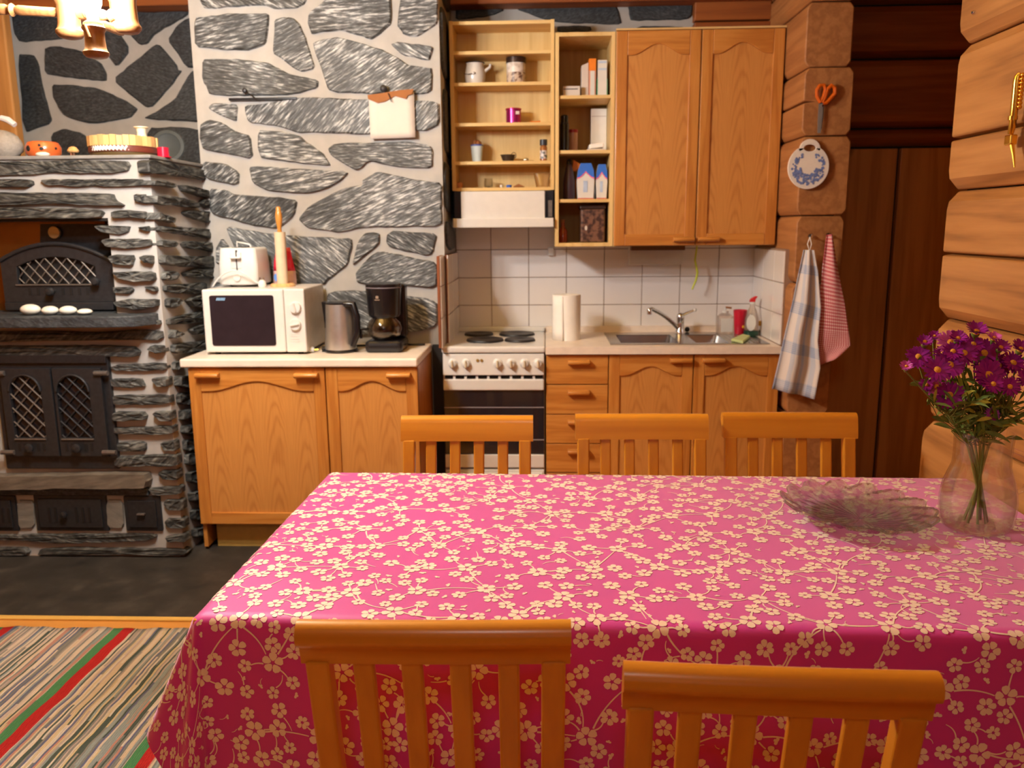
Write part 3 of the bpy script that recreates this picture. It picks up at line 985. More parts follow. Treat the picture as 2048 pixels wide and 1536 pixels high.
# lower double door
YL = FY - .02
x0, x1 = at(-2, 820, Y=YL).x, at(226, 820, Y=YL).x
zt, zb = at(100, 709, Y=YL).z, at(120, 938, Y=YL).z
fr = MB().box(x0, x1, YL, FY + .02, zb, zt).build('door_frame', m_iron, fp, smooth=0, bevel=.005)
zl = at(100, 726, Y=YL).z
MB().box(x0 - .01, x1 - .004, YL - .012, YL, zl, zt).build('frame_lintel', m_iron, fr, smooth=0, bevel=.003)
for k, (xa, xb, wa, wb_) in enumerate(((8, 108, 23, 86), (112, 208, 117, 182))):
    yd = YL - .022
    dx0, dx1 = at(xa, 820, Y=yd).x, at(xb, 820, Y=yd).x
    dzt, dzb = at(100, 737, Y=yd).z, at(110, 913, Y=yd).z
    wx0, wx1 = at(wa, 820, Y=yd).x, at(wb_, 820, Y=yd).x
    wzb, wzt = at(100, 876, Y=yd).z, at(100, 750, Y=yd).z
    rad = (wx1 - wx0) / 2
    n = 16
    inn = [(wx0, wzb), (wx1, wzb)] + [((wx0 + wx1) / 2 + rad * math.cos(PI * i / n), wzt - rad + rad * math.sin(PI * i / n)) for i in range(n + 1)]
    out = [(dx0, dzb), (dx1, dzb)]
    for i in range(n + 1):
        t = i / n
        if t < .25:
            out.append((dx1, wzt - rad + (dzt - wzt + rad) * t / .25))
        elif t <= .75:
            out.append((dx1 + (dx0 - dx1) * (t - .25) / .5, dzt))
        else:
            out.append((dx0, dzt - (dzt - wzt + rad) * (t - .75) / .25))
    dd = framed(out, inn, yd, .02).build('fire_door', m_iron, fp, smooth=0, bevel=.002)

    def in_w(x, z, cx=(wx0 + wx1) / 2, r=rad, zc=wzt - rad, w0=wx0, w1=wx1):
        return w0 < x < w1 and (z < zc or (x - cx) ** 2 + (z - zc) ** 2 < r * r)
    lattice(in_w, wx0, wx1, wzb, wzt, .062, .0034, yd + .008, 1.05).build('lattice', m_ironlt if k == 0 else m_iron, dd)
    MB().prism([(x, yd + .017, z) for x, z in inn], (0, .003, 0)).build('door_back', m_black, dd, smooth=0)
    MB().tube([(x, yd - .003, z) for x, z in inn[2:]], .005, 6).build('arch_rim', m_iron, dd)
    MB().tube([(wx0, yd - .003, wzb - .006), (wx1, yd - .003, wzb - .006)], .004, 6).build('sill_bar', m_ironlt, dd)
    for q in (.12, .3, .72, .9):
        xx = wx0 + (wx1 - wx0) * q
        MB().box(xx - .006, xx + .006, yd - .002, yd + .003, wzb - .06, wzb - .024).build('air_slot', m_dark, dd, smooth=0)
    MB().lathe(((wx0 + wx1) / 2, yd, wzb - .042), [(.006, 0), (.006, .014), (.02, .018), (.02, .026), (.012, .03), (0, .03)], 14, (0, -1, 0)).build('door_knob', m_iron, dd)
    hx = dx1 + .006 if k else dx0 - .004
    for hz in (dzt - .02, dzb + .02):
        MB().tube([(hx - .03, yd - .004, hz), (hx + .03, yd - .004, hz)], .011, 8).build('hinge', m_ironlt, dd)

# ash doors
for k, (xa, xb, ya, yb) in enumerate(((-70, 33, 992, 1062), (70, 214, 990, 1062), (249, 322, 993, 1062))):
    yd = FY - .012
    dx0, dx1 = at(xa, 1026, Y=yd).x, at(xb, 1026, Y=yd).x
    dz1, dz0 = at((xa + xb) / 2, ya, Y=yd).z, at((xa + xb) / 2, yb, Y=yd).z
    ad = MB().box(dx0, dx1, yd, FY + .02, dz0, dz1).build('ash_door', m_iron, fp, smooth=0, bevel=.004)
    MB().box(dx0 + .02, dx1 - .02, yd - .008, yd, dz0 + .018, dz1 - .018).build('door_leaf', m_iron, ad, smooth=0, bevel=.003)
    cx, cz = (dx0 + dx1) / 2, (dz0 + dz1) / 2
    if k == 2:
        MB().box(cx - .018, cx + .018, yd - .026, yd - .008, cz, cz + .008).build('door_handle', m_ironlt, ad, smooth=0, bevel=.003)
    else:
        MB().lathe((cx - .02, yd - .008, cz), [(.006, 0), (.016, .014), (.016, .022), (0, .026)], 12, (0, -1, 0)).build('door_knob', m_iron, ad)
        for q in (-.095, -.065, .03, .06, .09):
            MB().box(cx + q - .005, cx + q + .005, yd - .011, yd - .006, cz - .04, cz + .03).build('air_slot', m_dark, ad, smooth=0)
MB().box(-3.38, at(300, 980, Y=FY).x, FY - .02, FY + .01, at(100, 988, Y=FY).z, at(100, 973, Y=FY).z).build('recess_shade_band', m_slated, fp, smooth=0, bevel=.003)  # dark strip stands in for the shaded recess under the slab

# four pale pebbles on the oven shelf
mp_ = plain('pale_pebble', C(226, 222, 208), .35, 0, .5, .2, .08, 40)
for lab, px_, w, h in (('largest of the four white pebbles on the oven shelf, at the left end', 62, 42, 23), ('white rounded pebble second from the left on the oven shelf', 101, 34, 19),
                       ('white rounded pebble third from the left on the oven shelf', 137, 36, 19), ('smallest flat white pebble at the right end of the oven shelf row', 170, 30, 13)):
    c = at(px_, 628, Y=FY - .06)
    s_ = 3.35 / F_PX
    m = MB().ball((c.x, c.y, SHELF_Z + h / 2 * s_), w / 2 * s_, .03, h / 2 * s_, 16, 10)
    tag(m.build('pebble', mp_), lab, 'stone', 'pebbles on the oven shelf')
# ================================================================== cupboards
def handle(parent, cx, y, cz, w=.105):
    """wooden bar handle, open underneath, standing off the door face at y"""
    m = MB()
    pr = [(0, -.003), (-.026, -.001), (-.034, .006), (-.034, .015), (-.028, .021), (0, .022)]
    m.prism([(cx - w / 2, y + a, cz - .009 + b) for a, b in pr], (w, 0, 0))
    m.v = [Vector((v.x, v.y, v.z)) for v in m.v]
    return m.build('handle', m_oakx, parent, smooth=50, bevel=.003)


def arch_door(parent, x0, x1, z0, z1, y, hand=(), top=.055, rise=.05, st=.052, bot=.055):
    """frame-and-panel door: uprights, bottom rail, curved top rail, recessed panel"""
    m = MB()
    t = .02
    d = MB().box(x0 + st - .008, x1 - st + .008, y + .009, y + .017, z0 + bot - .008, z1 - top + .004).build('door', m_panel, parent, smooth=0)
    MB().box(x0, x0 + st, y, y + t, z0, z1).build('stile', m_oak, d, smooth=0, bevel=.003)
    MB().box(x1 - st, x1, y, y + t, z0, z1).build('stile', m_oak, d, smooth=0, bevel=.003)
    MB().box(x0 + st, x1 - st, y, y + t, z0, z0 + bot).build('bottom_rail', m_oakx, d, smooth=0, bevel=.003)
    a, b = x0 + st, x1 - st
    pts = [(a, z1), (b, z1)]
    n = 20
    for i in range(n + 1):
        s = 1 - 2 * i / n
        u = max(0, 1 - abs(s) / .86)
        pts.append((a + (b - a) * (s + 1) / 2, z1 - top - rise + rise * (.5 - .5 * math.cos(PI * min(1, u)))))
    MB().prism([(x, y, z) for x, z in pts], (0, t, 0)).build('top_rail', m_oakx, d, smooth=0, bevel=.003)
    for hx, hz in hand:
        handle(d, hx, y, hz)
    return d


# ---- low cupboards under the microwave
YF = 3.52
b1 = thing('base_cabinet', 'wide oak base cabinet with arched door and two handles beside the fireplace', 'cabinet', (-1.27, 3.75, 0))
MB().box(-1.578, -1.56, YF + .022, 3.975, .02, .868).box(-.985, -.968, YF + .022, 3.975, .02, .868).box(-1.56, -.985, YF + .022, 3.975, .13, .15).box(-1.56, -.985, 3.96, 3.975, .13, .868).build('carcass', m_oak, b1, smooth=0)
arch_door(b1, -1.578, -.968, .138, .864, YF, ((-1.487, .832), (-1.045, .832)), .06, .045)
MB().box(-1.535, -.985, YF + .07, YF + .085, 0.004, .13).build('plinth', plain('yellow_plinth', C(206, 172, 92), .5), b1, smooth=0)
b2 = thing('base_cabinet', 'narrow oak base cabinet with one door handle, next to the cooker', 'cabinet', (-.76, 3.75, 0))
MB().box(-.964, -.95, YF + .022, 3.975, .02, .868).box(-.572, -.556, YF + .002, 3.975, .02, .868).box(-.95, -.572, YF + .022, 3.975, .13, .15).box(-.95, -.572, 3.96, 3.975, .13, .868).build('carcass', m_oak, b2, smooth=0)
arch_door(b2, -.963, -.556, .138, .864, YF, ((-.637, .832),), .06, .045)
MB().box(-.962, -.575, YF + .07, YF + .085, 0.004, .13).build('plinth', bpy.data.materials['yellow_plinth'], b2, smooth=0)
WT = .908
w1 = MB().box(-1.605, -.552, YF - .02, 3.978, .87, WT).build('worktop', m_worktop, smooth=0, bevel=.008, seg=3)
tag(w1, 'pale worktop carrying the microwave, kettle and coffee maker', 'worktop')

# ---- cooker
ck = thing('cooker', 'white electric cooker with four black hotplates and glass oven door', 'cooker', (-.245, 4.2, 0))
cx0, cx1, cy = -.492, .002, 3.9
MB().box(cx0, cx1, cy + .012, 4.47, .02, .872).build('body', m_white, ck, smooth=0, bevel=.004)
MB().box(cx0 - .002, cx1 + .002, cy - .02, 4.475, .872, .905).build('hob', m_white, ck, smooth=0, bevel=.01, seg=3)
MB().box(cx0, cx1, 4.44, 4.475, .905, .93).build('hob_upstand', m_white, ck, smooth=0, bevel=.006)
mh = plain('hotplate_iron', C(40, 36, 34), .5, .3)
for px_, yy, r in ((970, 4.08, .09), (1040, 4.08, .073), (958, 4.31, .073), (1034, 4.31, .09)):
    a = at(px_, 675, Y=yy)
    h = MB().lathe((a.x, yy, .905), [(r + .004, 0), (r + .004, .004), (r, .011), (r * .35, .011), (r * .3, .009), (0, .009)], 32).build('hotplate', mh, ck)
pn = MB().prism([(cx0 + .003, cy - .012, .868), (cx0 + .003, cy - .02, .765), (cx0 + .003, cy + .03, .76), (cx0 + .003, cy + .03, .868)], (cx1 - cx0 - .006, 0, 0)).build('control_panel', m_white, ck, smooth=0, bevel=.004)
mk = plain('knob_grip_beige', C(206, 190, 160), .4)  # beige of the grip bars on the knobs
for px_ in (905, 932, 995, 1022, 1049, 1076):
    a = at(px_, 727, Y=cy - .02)
    k = MB().lathe((a.x, cy - .016, a.z), [(.024, 0), (.024, .003), (.0185, .006), (.017, .024), (.014, .026), (0, .026)], 20, (0, -1, 0)).build('knob', m_whitep, pn)
    MB().box(a.x - .004, a.x + .004, cy - .05, cy - .036, a.z - .017, a.z + .017).build('grip', mk, pn, smooth=0, bevel=.002)
for px_ in (955, 963):
    a = at(px_, 721, Y=cy - .02)
    MB().lathe((a.x, cy - .015, a.z), [(.007, 0), (.007, .004), (0, .005)], 12, (0, -1, 0)).build('indicator', plain('amber_lamp', C(150, 118, 52), .3) if px_ == 955 else bpy.data.materials['amber_lamp'], pn)
MB().box(cx0 + .01, cx1 - .01, cy, cy + .03, .748, .76).build('vent_gap', m_dark, ck, smooth=0)
for k in range(8):
    xx = cx0 + .05 + k * .055
    MB().box(xx, xx + .012, cy - .008, cy + .02, .742, .76).build('vent_rib', m_white, ck, smooth=0)
od2 = MB().box(cx0 + .003, cx1 - .003, cy - .008, cy + .015, .37, .744).build('oven_door', m_glassdark, ck, smooth=0, bevel=.003)
MB().box(cx0 + .003, cx1 - .003, cy - .022, cy - .006, .69, .746).build('door_handle', m_white, od2, smooth=0, bevel=.007, seg=3)
MB().box(cx0 + .003, cx1 - .003, cy - .0105, cy - .006, .602, .606).build('glass_line', plain('grey_line', C(150, 140, 142), .4), od2, smooth=0)
MB().box(cx0 + .003, cx1 - .003, cy - .0105, cy - .006, .44, .444).build('glass_line', bpy.data.materials['grey_line'], od2, smooth=0)
MB().box(cx0 + .003, cx1 - .003, cy - .012, cy + .012, .30, .367).build('lower_trim', m_white, ck, smooth=0, bevel=.004)
dw = MB().box(cx0 + .003, cx1 - .003, cy - .012, cy + .012, .09, .29).build('drawer', m_white, ck, smooth=0, bevel=.004)
MB().box(cx0 + .01, cx1 - .01, cy - .024, cy - .01, .235, .278).build('drawer_grip', m_white, dw, smooth=0, bevel=.006)

# ---- drawers and sink cupboards
dx = [.008, .308]
d1 = thing('drawer_unit', 'oak unit of stacked drawers between cooker and sink cabinet', 'cabinet', (.158, 4.2, 0))
MB().box(.008, .308, cy + .022, 4.48, .12, .862).build('carcass', m_oak, d1, smooth=0)
MB().box(.012, .304, cy + .07, cy + .085, .004, .12).build('plinth', bpy.data.materials['yellow_plinth'], d1, smooth=0)
zt = .86
for k in range(5):
    z1 = zt - k * .1475
    z0 = z1 - .1435
    f = MB().box(.009, .307, cy, cy + .02, z0, z1).build('drawer', m_oakx, d1, smooth=0, bevel=.003)
    handle(f, .158 + .008, cy, z1 - .036, .105)
for k, (a, b, hx, lab) in enumerate(((.311, .712, .652, 'oak sink cabinet with arched door below the steel bowl'), (.716, 1.12, .806, 'oak sink cabinet with arched door below the drainer, beside the log partition'))):
    sc_ = thing('sink_cabinet', lab, 'cabinet', ((a + b) / 2, 4.2, 0))
    MB().box(a, a + .016, cy + .022, 4.48, .12, .862).box(b - .016, b, cy + .022, 4.48, .12, .862).box(a + .016, b - .016, cy + .022, 4.48, .12, .136).box(a + .016, b - .016, 4.46, 4.48, .136, .862).build('carcass', m_oak, sc_, smooth=0)
    arch_door(sc_, a, b, .125, .86, cy, ((hx, .832),), .058, .045)
    MB().box(a + .004, b - .004, cy + .07, cy + .085, .004, .12).build('plinth', bpy.data.materials['yellow_plinth'], sc_, smooth=0)
# worktop with two cut-outs for the sink bowls
BW = [(.37, .66), (.735, .90)]
by0, by1 = 3.985, 4.30
w2 = MB()
wz0, wz1 = .866, .90
w2.box(.006, 1.12, cy - .022, by0, wz0, wz1).box(.006, 1.12, by1, 4.488, wz0, wz1)
w2.box(.006, BW[0][0], by0, by1, wz0, wz1).box(BW[0][1], BW[1][0], by0, by1, wz0, wz1).box(BW[1][1], 1.12, by0, by1, wz0, wz1)
w2.box(.006, 1.12, 4.462, 4.488, wz1, wz1 + .03)
w2o = w2.build('worktop', m_worktop, smooth=0)
tag(w2o, 'pale worktop holding the steel sink, right of the cooker', 'worktop')
sk = thing('kitchen_sink', 'stainless steel inset sink with two bowls and a drainer', 'sink', (.7, 4.15, .9))
rm = MB()
rx0, rx1, ry0, ry1, rz = .32, 1.085, 3.955, 4.40, .9005
for (a, b, c_, d_) in ((rx0, rx1, ry0, by0 + .004), (rx0, rx1, by1 - .004, ry1), (rx0, BW[0][0] + .004, by0, by1), (BW[0][1] - .004, BW[1][0] + .004, by0, by1), (BW[1][1] - .004, rx1, by0, by1)):
    rm.box(a, b, c_, d_, rz, rz + .004)
rm.build('rim', m_steel, sk, smooth=0)
for k, (a, b) in enumerate(BW):
    m = MB()
    dp = .15 if k == 0 else .11
    ins = .025
    top = [(a + .002, by0 + .002), (b - .002, by0 + .002), (b - .002, by1 - .002), (a + .002, by1 - .002)]
    bot = [(a + ins, by0 + ins), (b - ins, by0 + ins), (b - ins, by1 - ins), (a + ins, by1 - ins)]
    m.add([(x, y, rz + .002) for x, y in top] + [(x, y, rz - dp) for x, y in bot], [(0, 4, 5, 1), (1, 5, 6, 2), (2, 6, 7, 3), (3, 7, 4, 0), (4, 7, 6, 5)])
    m.build('bowl', m_steel, sk, smooth=0, bevel=.012, seg=3)
    MB().lathe(((a + b) / 2, (by0 + by1) / 2, rz - dp + .001), [(.03, 0), (.03, .003), (.01, .003), (0, .002)], 18).build('drain', m_chrome, sk)
for k in range(6):
    xx = .925 + k * .024
    MB().tube([(xx, 4.0, rz + .004), (xx, 4.28, rz + .004)], .003, 6).build('drainer_rib', m_steel, sk)
# tap
fb = at(1362, 674, Z=.9045)
fy = 4.36
fx = at(1360, 660, Y=fy).x
tp = thing('kitchen_tap', 'chrome mixer tap with slanting spout and lever over the sink', 'tap', (fx, fy, .9045))
MB().lathe((fx, fy, .9045), [(.027, 0), (.026, .012), (.021, .02), (.02, .075), (.022, .08), (.018, .1), (.008, .108), (0, .108)], 20).build('tap_body', m_chrome, tp)
q0, q1 = Vector((fx - .01, fy - .005, .93)), at(1303, 618, Y=fy - .13)
pts = [q0 + (q1 - q0) * (i / 8) + Vector((0, 0, .012 * math.sin(PI * i / 8))) for i in range(9)]
pts.append(pts[-1] + Vector((-.012, -.012, -.004)))
sp = MB().tube(pts, .0105, 12)
sp.build('spout', m_chrome, tp)
MB().lathe(pts[-1] + Vector((0, 0, -.022)), [(.012, 0), (.013, .024), (.009, .03), (0, .03)], 14).build('nozzle', m_chrome, tp)
MB().tube([(fx + .005, fy - .01, 1.0), (fx + .03, fy - .03, 1.015), (fx + .065, fy - .055, 1.032)], [.008, .007, .005], 10).build('lever', m_chrome, tp)
MB().ball((fx + .066, fy - .056, 1.033), .009).build('lever_tip', m_whitep, tp)

# ---- wall units
YW = 4.13
ZB, ZT = 1.367, 2.372
wc1 = thing('wall_cabinet', 'oak wall cabinet with two tall arched doors above the sink', 'cabinet', (.74, 4.3, ZB))
MB().box(.342, 1.133, YW + .022, 4.478, ZB, ZT).build('carcass', m_birchv, wc1, smooth=0)
MB().box(.342, 1.136, YW - .004, YW + .03, ZT, ZT + .008).build('top_edge', m_birch, wc1, smooth=0)
arch_door(wc1, .344, .741, ZB + .003, ZT - .002, YW, ((.685, ZB + .03),), .06, .05)
arch_door(wc1, .746, 1.132, ZB + .003, ZT - .002, YW, ((.805, ZB + .03),), .06, .05)

oc = thing('open_cabinet', 'narrow open birch cabinet with packed shelves beside the oak doors', 'shelf', (.2, 4.3, ZB))
ox0, ox1, oy0, oy1 = .054, .340, 4.15, 4.478
MB().box(ox0, ox0 + .018, oy0, oy1, ZB, ZT).box(ox1 - .018, ox1, oy0, oy1, ZB, ZT).box(ox0 + .018, ox1 - .018, oy0, oy1, ZB, ZB + .018).box(ox0 + .018, ox1 - .018, oy0, oy1, ZT - .018, ZT).build('carcass', m_birchv, oc, smooth=0, bevel=.001, seg=1)
MB().box(ox0 + .018, ox1 - .018, oy1 - .012, oy1, ZB + .018, ZT - .018).build('back_board', wood('birch_back', [(.15, C(186, 140, 82)), (.5, C(200, 156, 96)), (.85, C(212, 170, 110))], 'z', .8, .6), oc, smooth=0)
OZ = [ZB + .018]
for py_ in (398, 300, 190):
    z = at(1170, py_, Y=oy0 + .01).z
    MB().box(ox0 + .018, ox1 - .018, oy0 + .012, oy1 - .012, z - .016, z).build('shelf_board', m_birch, oc, smooth=0, bevel=.001, seg=1)
    OZ.append(z)

su = thing('spice_shelf', 'open birch wall shelf with five shallow boards above the cooker hood', 'shelf', (-.2, 4.3, 1.65))
sx0, sx1, sy0, sy1 = -.455, .050, 4.165, 4.36
sz0 = at(1000, 381, Y=sy0).z
sz1 = at(1000, 40, Y=sy0).z
for q in (sx0, sx1 - .018):
    MB().box(q, q + .018, sy0, sy1, sz0, sz1).build('side', m_birchv, su, smooth=0, bevel=.001, seg=1)
MB().box(sx0 + .018, sx1 - .018, sy1 - .01, sy1, sz0, sz1).build('back_board', m_birchv, su, smooth=0)
SZ = []
for py_ in (378, 325, 248, 167, 104, 44):
    z = at(1000, py_ - 3, Y=sy0).z
    MB().box(sx0 + .018, sx1 - .018, sy0 + .002, sy1 - .01, z - .016, z).build('shelf_board', m_birch, su, smooth=0, bevel=.001, seg=1)
    SZ.append(z)
hd = thing('cooker_hood', 'white cooker hood hanging below the spice shelf', 'hood', (-.2, 4.3, 1.46))
hz0, hz1 = at(1000, 455, Y=4.13).z, sz0 - .002
MB().box(-.448, .045, 4.17, 4.48, hz0 + .02, hz1).build('hood_body', m_black, hd, smooth=0)
a, b = at(922, 410, Y=4.14), at(1090, 410, Y=4.14)
MB().box(a.x, b.x, 4.14, 4.17, hz0 + .04, hz1 - .002).build('front_flap', m_white, hd, smooth=0, bevel=.004)
MB().box(-.452, .047, 4.125, 4.48, hz0, hz0 + .045).build('lower_lip', m_white, hd, smooth=0, bevel=.004)
MB().box(.02, .04, 4.16, 4.17, hz0 + .05, hz0 + .13).build('switch_plate', m_ironlt, hd, smooth=0)

# socket strip under the wall cupboard, plus the small white socket
ul = thing('socket_strip', 'white socket strip fixed under the wall cabinet above the sink', 'socket', (.5, 4.45, 1.32))
a, b = at(1258, 530, Y=4.44), at(1367, 505, Y=4.44)
MB().box(a.x, b.x, 4.44, 4.488, a.z, ZB - .002).build('housing', m_whitep, ul, smooth=0, bevel=.004)
MB().box(a.x + .004, b.x - .004, 4.37, 4.44, ZB - .028, ZB - .002).build('lamp_cover', wood('brown_strip', [(.2, C(96, 58, 26)), (.8, C(128, 80, 40))], 'x'), ul, smooth=0)
a = at(1100, 503, Y=4.47)
so = MB().box(a.x - .012, a.x + .02, 4.465, 4.489, a.z - .022, a.z + .022).build('wall_socket', m_whitep, smooth=0, bevel=.004)
tag(so, 'small white wall socket on the tiles at the corner of the open cabinet', 'socket')
# limp green strip hanging under the cupboard
a0 = at(1394, 494, Y=4.40)
pts = [a0 + Vector((0, 0, .006)), at(1390, 520, Y=4.40), at(1395, 545, Y=4.40), at(1392, 560, Y=4.40), at(1384, 579, Y=4.40)]
hp = MB().tube([Vector((p.x, 4.40, p.z)) for p in pts], [.004, .005, .006, .006, .004], 8).build('green_strip', plain('lime_plastic', C(196, 206, 40), .4))
tag(hp, 'thin lime green strip dangling from the bottom of the wall cabinet', 'strap')
# ================================================================== table, cloth, chairs
TX0, TX1, TY0, TY1, TZ = -.665, 1.195, 1.392, 2.345, .748
TROT = R(-1.25)
tb = thing('dining_table', 'wooden dining table hidden under the pink flowered cloth', 'table', (.25, 1.86, 0), TROT)
tcx, tcy = .25, 1.86
lx0, lx1, ly0, ly1 = TX0 - tcx, TX1 - tcx, TY0 - tcy, TY1 - tcy
MB().box(lx0 + .004, lx1, ly0 + .004, ly1 - .004, TZ - .035, TZ - .004).build('tabletop', m_chair, tb, smooth=0, bevel=.01, local=True)
MB().box(lx0 + .08, lx1 - .06, ly0 + .08, ly1 - .08, TZ - .11, TZ - .036).build('apron', m_chair, tb, smooth=0, local=True)
for sx in (lx0 + .07, lx1 - .13):
    for sy in (ly0 + .07, ly1 - .13):
        MB().box(sx, sx + .06, sy, sy + .06, 0, TZ - .036).build('leg', m_chairz, tb, smooth=0, bevel=.006, local=True)

# ---- cloth: flat pattern (u, v) in metres folded over the table edge
EDGE = .022
DL, DF, DB = .235, .325, .22


def fold(s, flare=.06):
    """overhang s past the edge -> (outward, down)"""
    q = EDGE * PI / 2
    if s <= 0:
        return s, 0.0
    if s < q:
        return EDGE * math.sin(s / EDGE), EDGE * (1 - math.cos(s / EDGE))
    return EDGE + (s - q) * flare, EDGE + (s - q) * math.sqrt(1 - flare * flare)


def cloth(u, v, lift=0.0):
    """local table coordinates of the cloth at pattern point (u, v)"""
    a = (lx0 + EDGE) - u
    b = (ly0 + EDGE) - v
    c = v - (ly1 - EDGE)
    n = Vector((0, 0, 1))
    if a > 0 and (b > 0 or c > 0):
        far = c > 0
        if far:
            b = c
        r = math.hypot(a, b)
        t = math.atan2(b, a)
        k = math.sin(2 * t)
        o, d = fold(r, .06 + .30 * math.cos(t) ** 2)
        # the spare cloth at the corner hangs as folds
        out = o + k * .05 * r + .05 * r * math.sin(6 * t)
        dn = d * (1 - .03 * k)
        ang = PI - t if far else PI + t
        x = lx0 + EDGE + math.cos(ang) * out
        y = (ly1 - EDGE if far else ly0 + EDGE) + math.sin(ang) * out
        z = TZ - dn
        w = min(1, d / EDGE)
        n = Vector((math.cos(ang) * w, math.sin(ang) * w, 1.0001 - w)).normalized()
    elif a > 0:
        o, d = fold(a, .36)
        x, y, z = lx0 + EDGE - o, v, TZ - d
        x -= .012 * (d / .3) * math.sin(v * 17)
        w = min(1, d / EDGE)
        n = Vector((-w, 0, 1.0001 - w)).normalized()
    elif b > 0:
        o, d = fold(b)
        x, y, z = u, ly0 + EDGE - o, TZ - d
        w = min(1, d / EDGE)
        y -= (.010 * math.sin(u * 11 + 1) + .006 * math.sin(u * 26 + d * 6)) * (d / .3)
        n = Vector((0, -w, 1.0001 - w)).normalized()
    elif c > 0:
        o, d = fold(c)
        x, y, z = u, ly1 - EDGE + o, TZ - d
        w = min(1, d / EDGE)
        n = Vector((0, w, 1.0001 - w)).normalized()
    else:
        x, y, z = u, v, TZ
        z += .0012 * math.sin(u * 9 + v * 4) * math.sin(v * 7) + .0012
    return Vector((x, y, z)) + n * lift


U0, U1, V0, V1 = lx0 - DL, lx1, ly0 - DF, ly1 + DB
cm = MB()
us, vs_ = [], []
u = U0
while u < U1:
    us.append(u)
    u += .007 if u < lx0 + .05 else .02
us.append(U1)
v = V0
while v < V1:
    vs_.append(v)
    v += .007 if (v < ly0 + .05 or v > ly1 - .05) else .02
vs_.append(V1)
cm.sheet([[cloth(u, v) for v in vs_] for u in us])

# printed blossoms, buds and twigs (second material of the same cloth)
rp = random.Random(21)
spots = []


def free(x, y, r):
    return all((x - a) ** 2 + (y - b) ** 2 > (r + q) ** 2 * .80 for a, b, q in spots)


def petal(cx, cy, ang, r0, r1, wid):
    pts = []
    n = 9
    for i in range(n):
        t = 2 * PI * i / n
        rr = (r0 + r1) / 2 + math.cos(t) * (r1 - r0) / 2
        ww = wid * math.sin(t) * (.40 + .60 * (rr - r0) / (r1 - r0))
        pts.append((cx + math.cos(ang) * rr - math.sin(ang) * ww, cy + math.sin(ang) * rr + math.cos(ang) * ww))
    c = (cx + math.cos(ang) * (r0 + r1) / 2, cy + math.sin(ang) * (r0 + r1) / 2)
    vs3 = [cloth(*c, .0009)] + [cloth(*p, .0009) for p in pts]
    cm.add(vs3, [(0, 1 + i, 1 + (i + 1) % n) for i in range(n)], 1)


def stroke(pts, w0, w1):
    vs3, fs = [], []
    k = len(pts)
    for i, (x, y) in enumerate(pts):
        x2, y2 = pts[min(i + 1, k - 1)]
        x1, y1 = pts[max(i - 1, 0)]
        d = math.hypot(x2 - x1, y2 - y1) or 1
        nx, ny = -(y2 - y1) / d, (x2 - x1) / d
        w = w0 + (w1 - w0) * i / (k - 1)
        vs3 += [cloth(x + nx * w, y + ny * w, .0008), cloth(x - nx * w, y - ny * w, .0008)]
    fs = [(2 * i, 2 * i + 1, 2 * i + 3, 2 * i + 2) for i in range(k - 1)]
    cm.add(vs3, fs, 1)


def inside(x, y, r):
    return U0 + r < x < U1 - r and V0 + r < y < V1 - r


def curve(p, q, bend):
    mx, my = (p[0] + q[0]) / 2, (p[1] + q[1]) / 2
    dx_, dy_ = q[0] - p[0], q[1] - p[1]
    c = (mx - dy_ * bend, my + dx_ * bend)
    return [((1 - t) ** 2 * p[0] + 2 * t * (1 - t) * c[0] + t * t * q[0], (1 - t) ** 2 * p[1] + 2 * t * (1 - t) * c[1] + t * t * q[1]) for t in [i / 9 for i in range(10)]]


def blossom(x, y, r):
    a0 = rp.uniform(0, 2 * PI)
    k = 6 if rp.random() < .25 else 5
    for i in range(k):
        petal(x, y, a0 + 2 * PI * i / k + rp.uniform(-.06, .06), r * .17, r * rp.uniform(.95, 1.08), r * (rp.uniform(.50, .56) if k == 5 else .45))


def bud(x, y, r):
    a0 = rp.uniform(0, 2 * PI)
    for i in range(3):
        petal(x, y, a0 + i * 1.15, 0, r, r * .5)


# clusters on a jittered grid: a twig with a large bloom, side blooms and buds
step = .134
clusters = []
i = 0
yy = V0
while yy < V1 + step:
    xx = U0 + (step / 2 if i % 2 else 0)
    while xx < U1 + step:
        clusters.append((xx + rp.uniform(-.022, .022), yy + rp.uniform(-.02, .02)))
        xx += step
    yy += step * .86
    i += 1
big = []
for x, y in clusters:
    if inside(x, y, .02) and free(x, y, .0185):
        r = rp.uniform(.0185, .0215)
        spots.append((x, y, r))
        big.append((x, y, r))
        blossom(x, y, r)
for x, y, r in big:
    a = rp.uniform(0, 2 * PI)
    for k in range(4):
        for tr in range(8):
            aa = a + k * 1.57 + rp.uniform(-.6, .6)
            r2 = rp.uniform(.013, .0185)
            dd = r + r2 + rp.uniform(-.002, .026)
            x2, y2 = x + math.cos(aa) * dd, y + math.sin(aa) * dd
            if inside(x2, y2, .02) and free(x2, y2, r2):
                spots.append((x2, y2, r2))
                blossom(x2, y2, r2)
                if dd > r + r2 + .006:
                    p = (x + math.cos(aa) * r * .9, y + math.sin(aa) * r * .9)
                    q = (x2 - math.cos(aa) * r2 * .9, y2 - math.sin(aa) * r2 * .9)
                    stroke(curve(p, q, rp.uniform(-.3, .3)), .0016, .0012)
                break
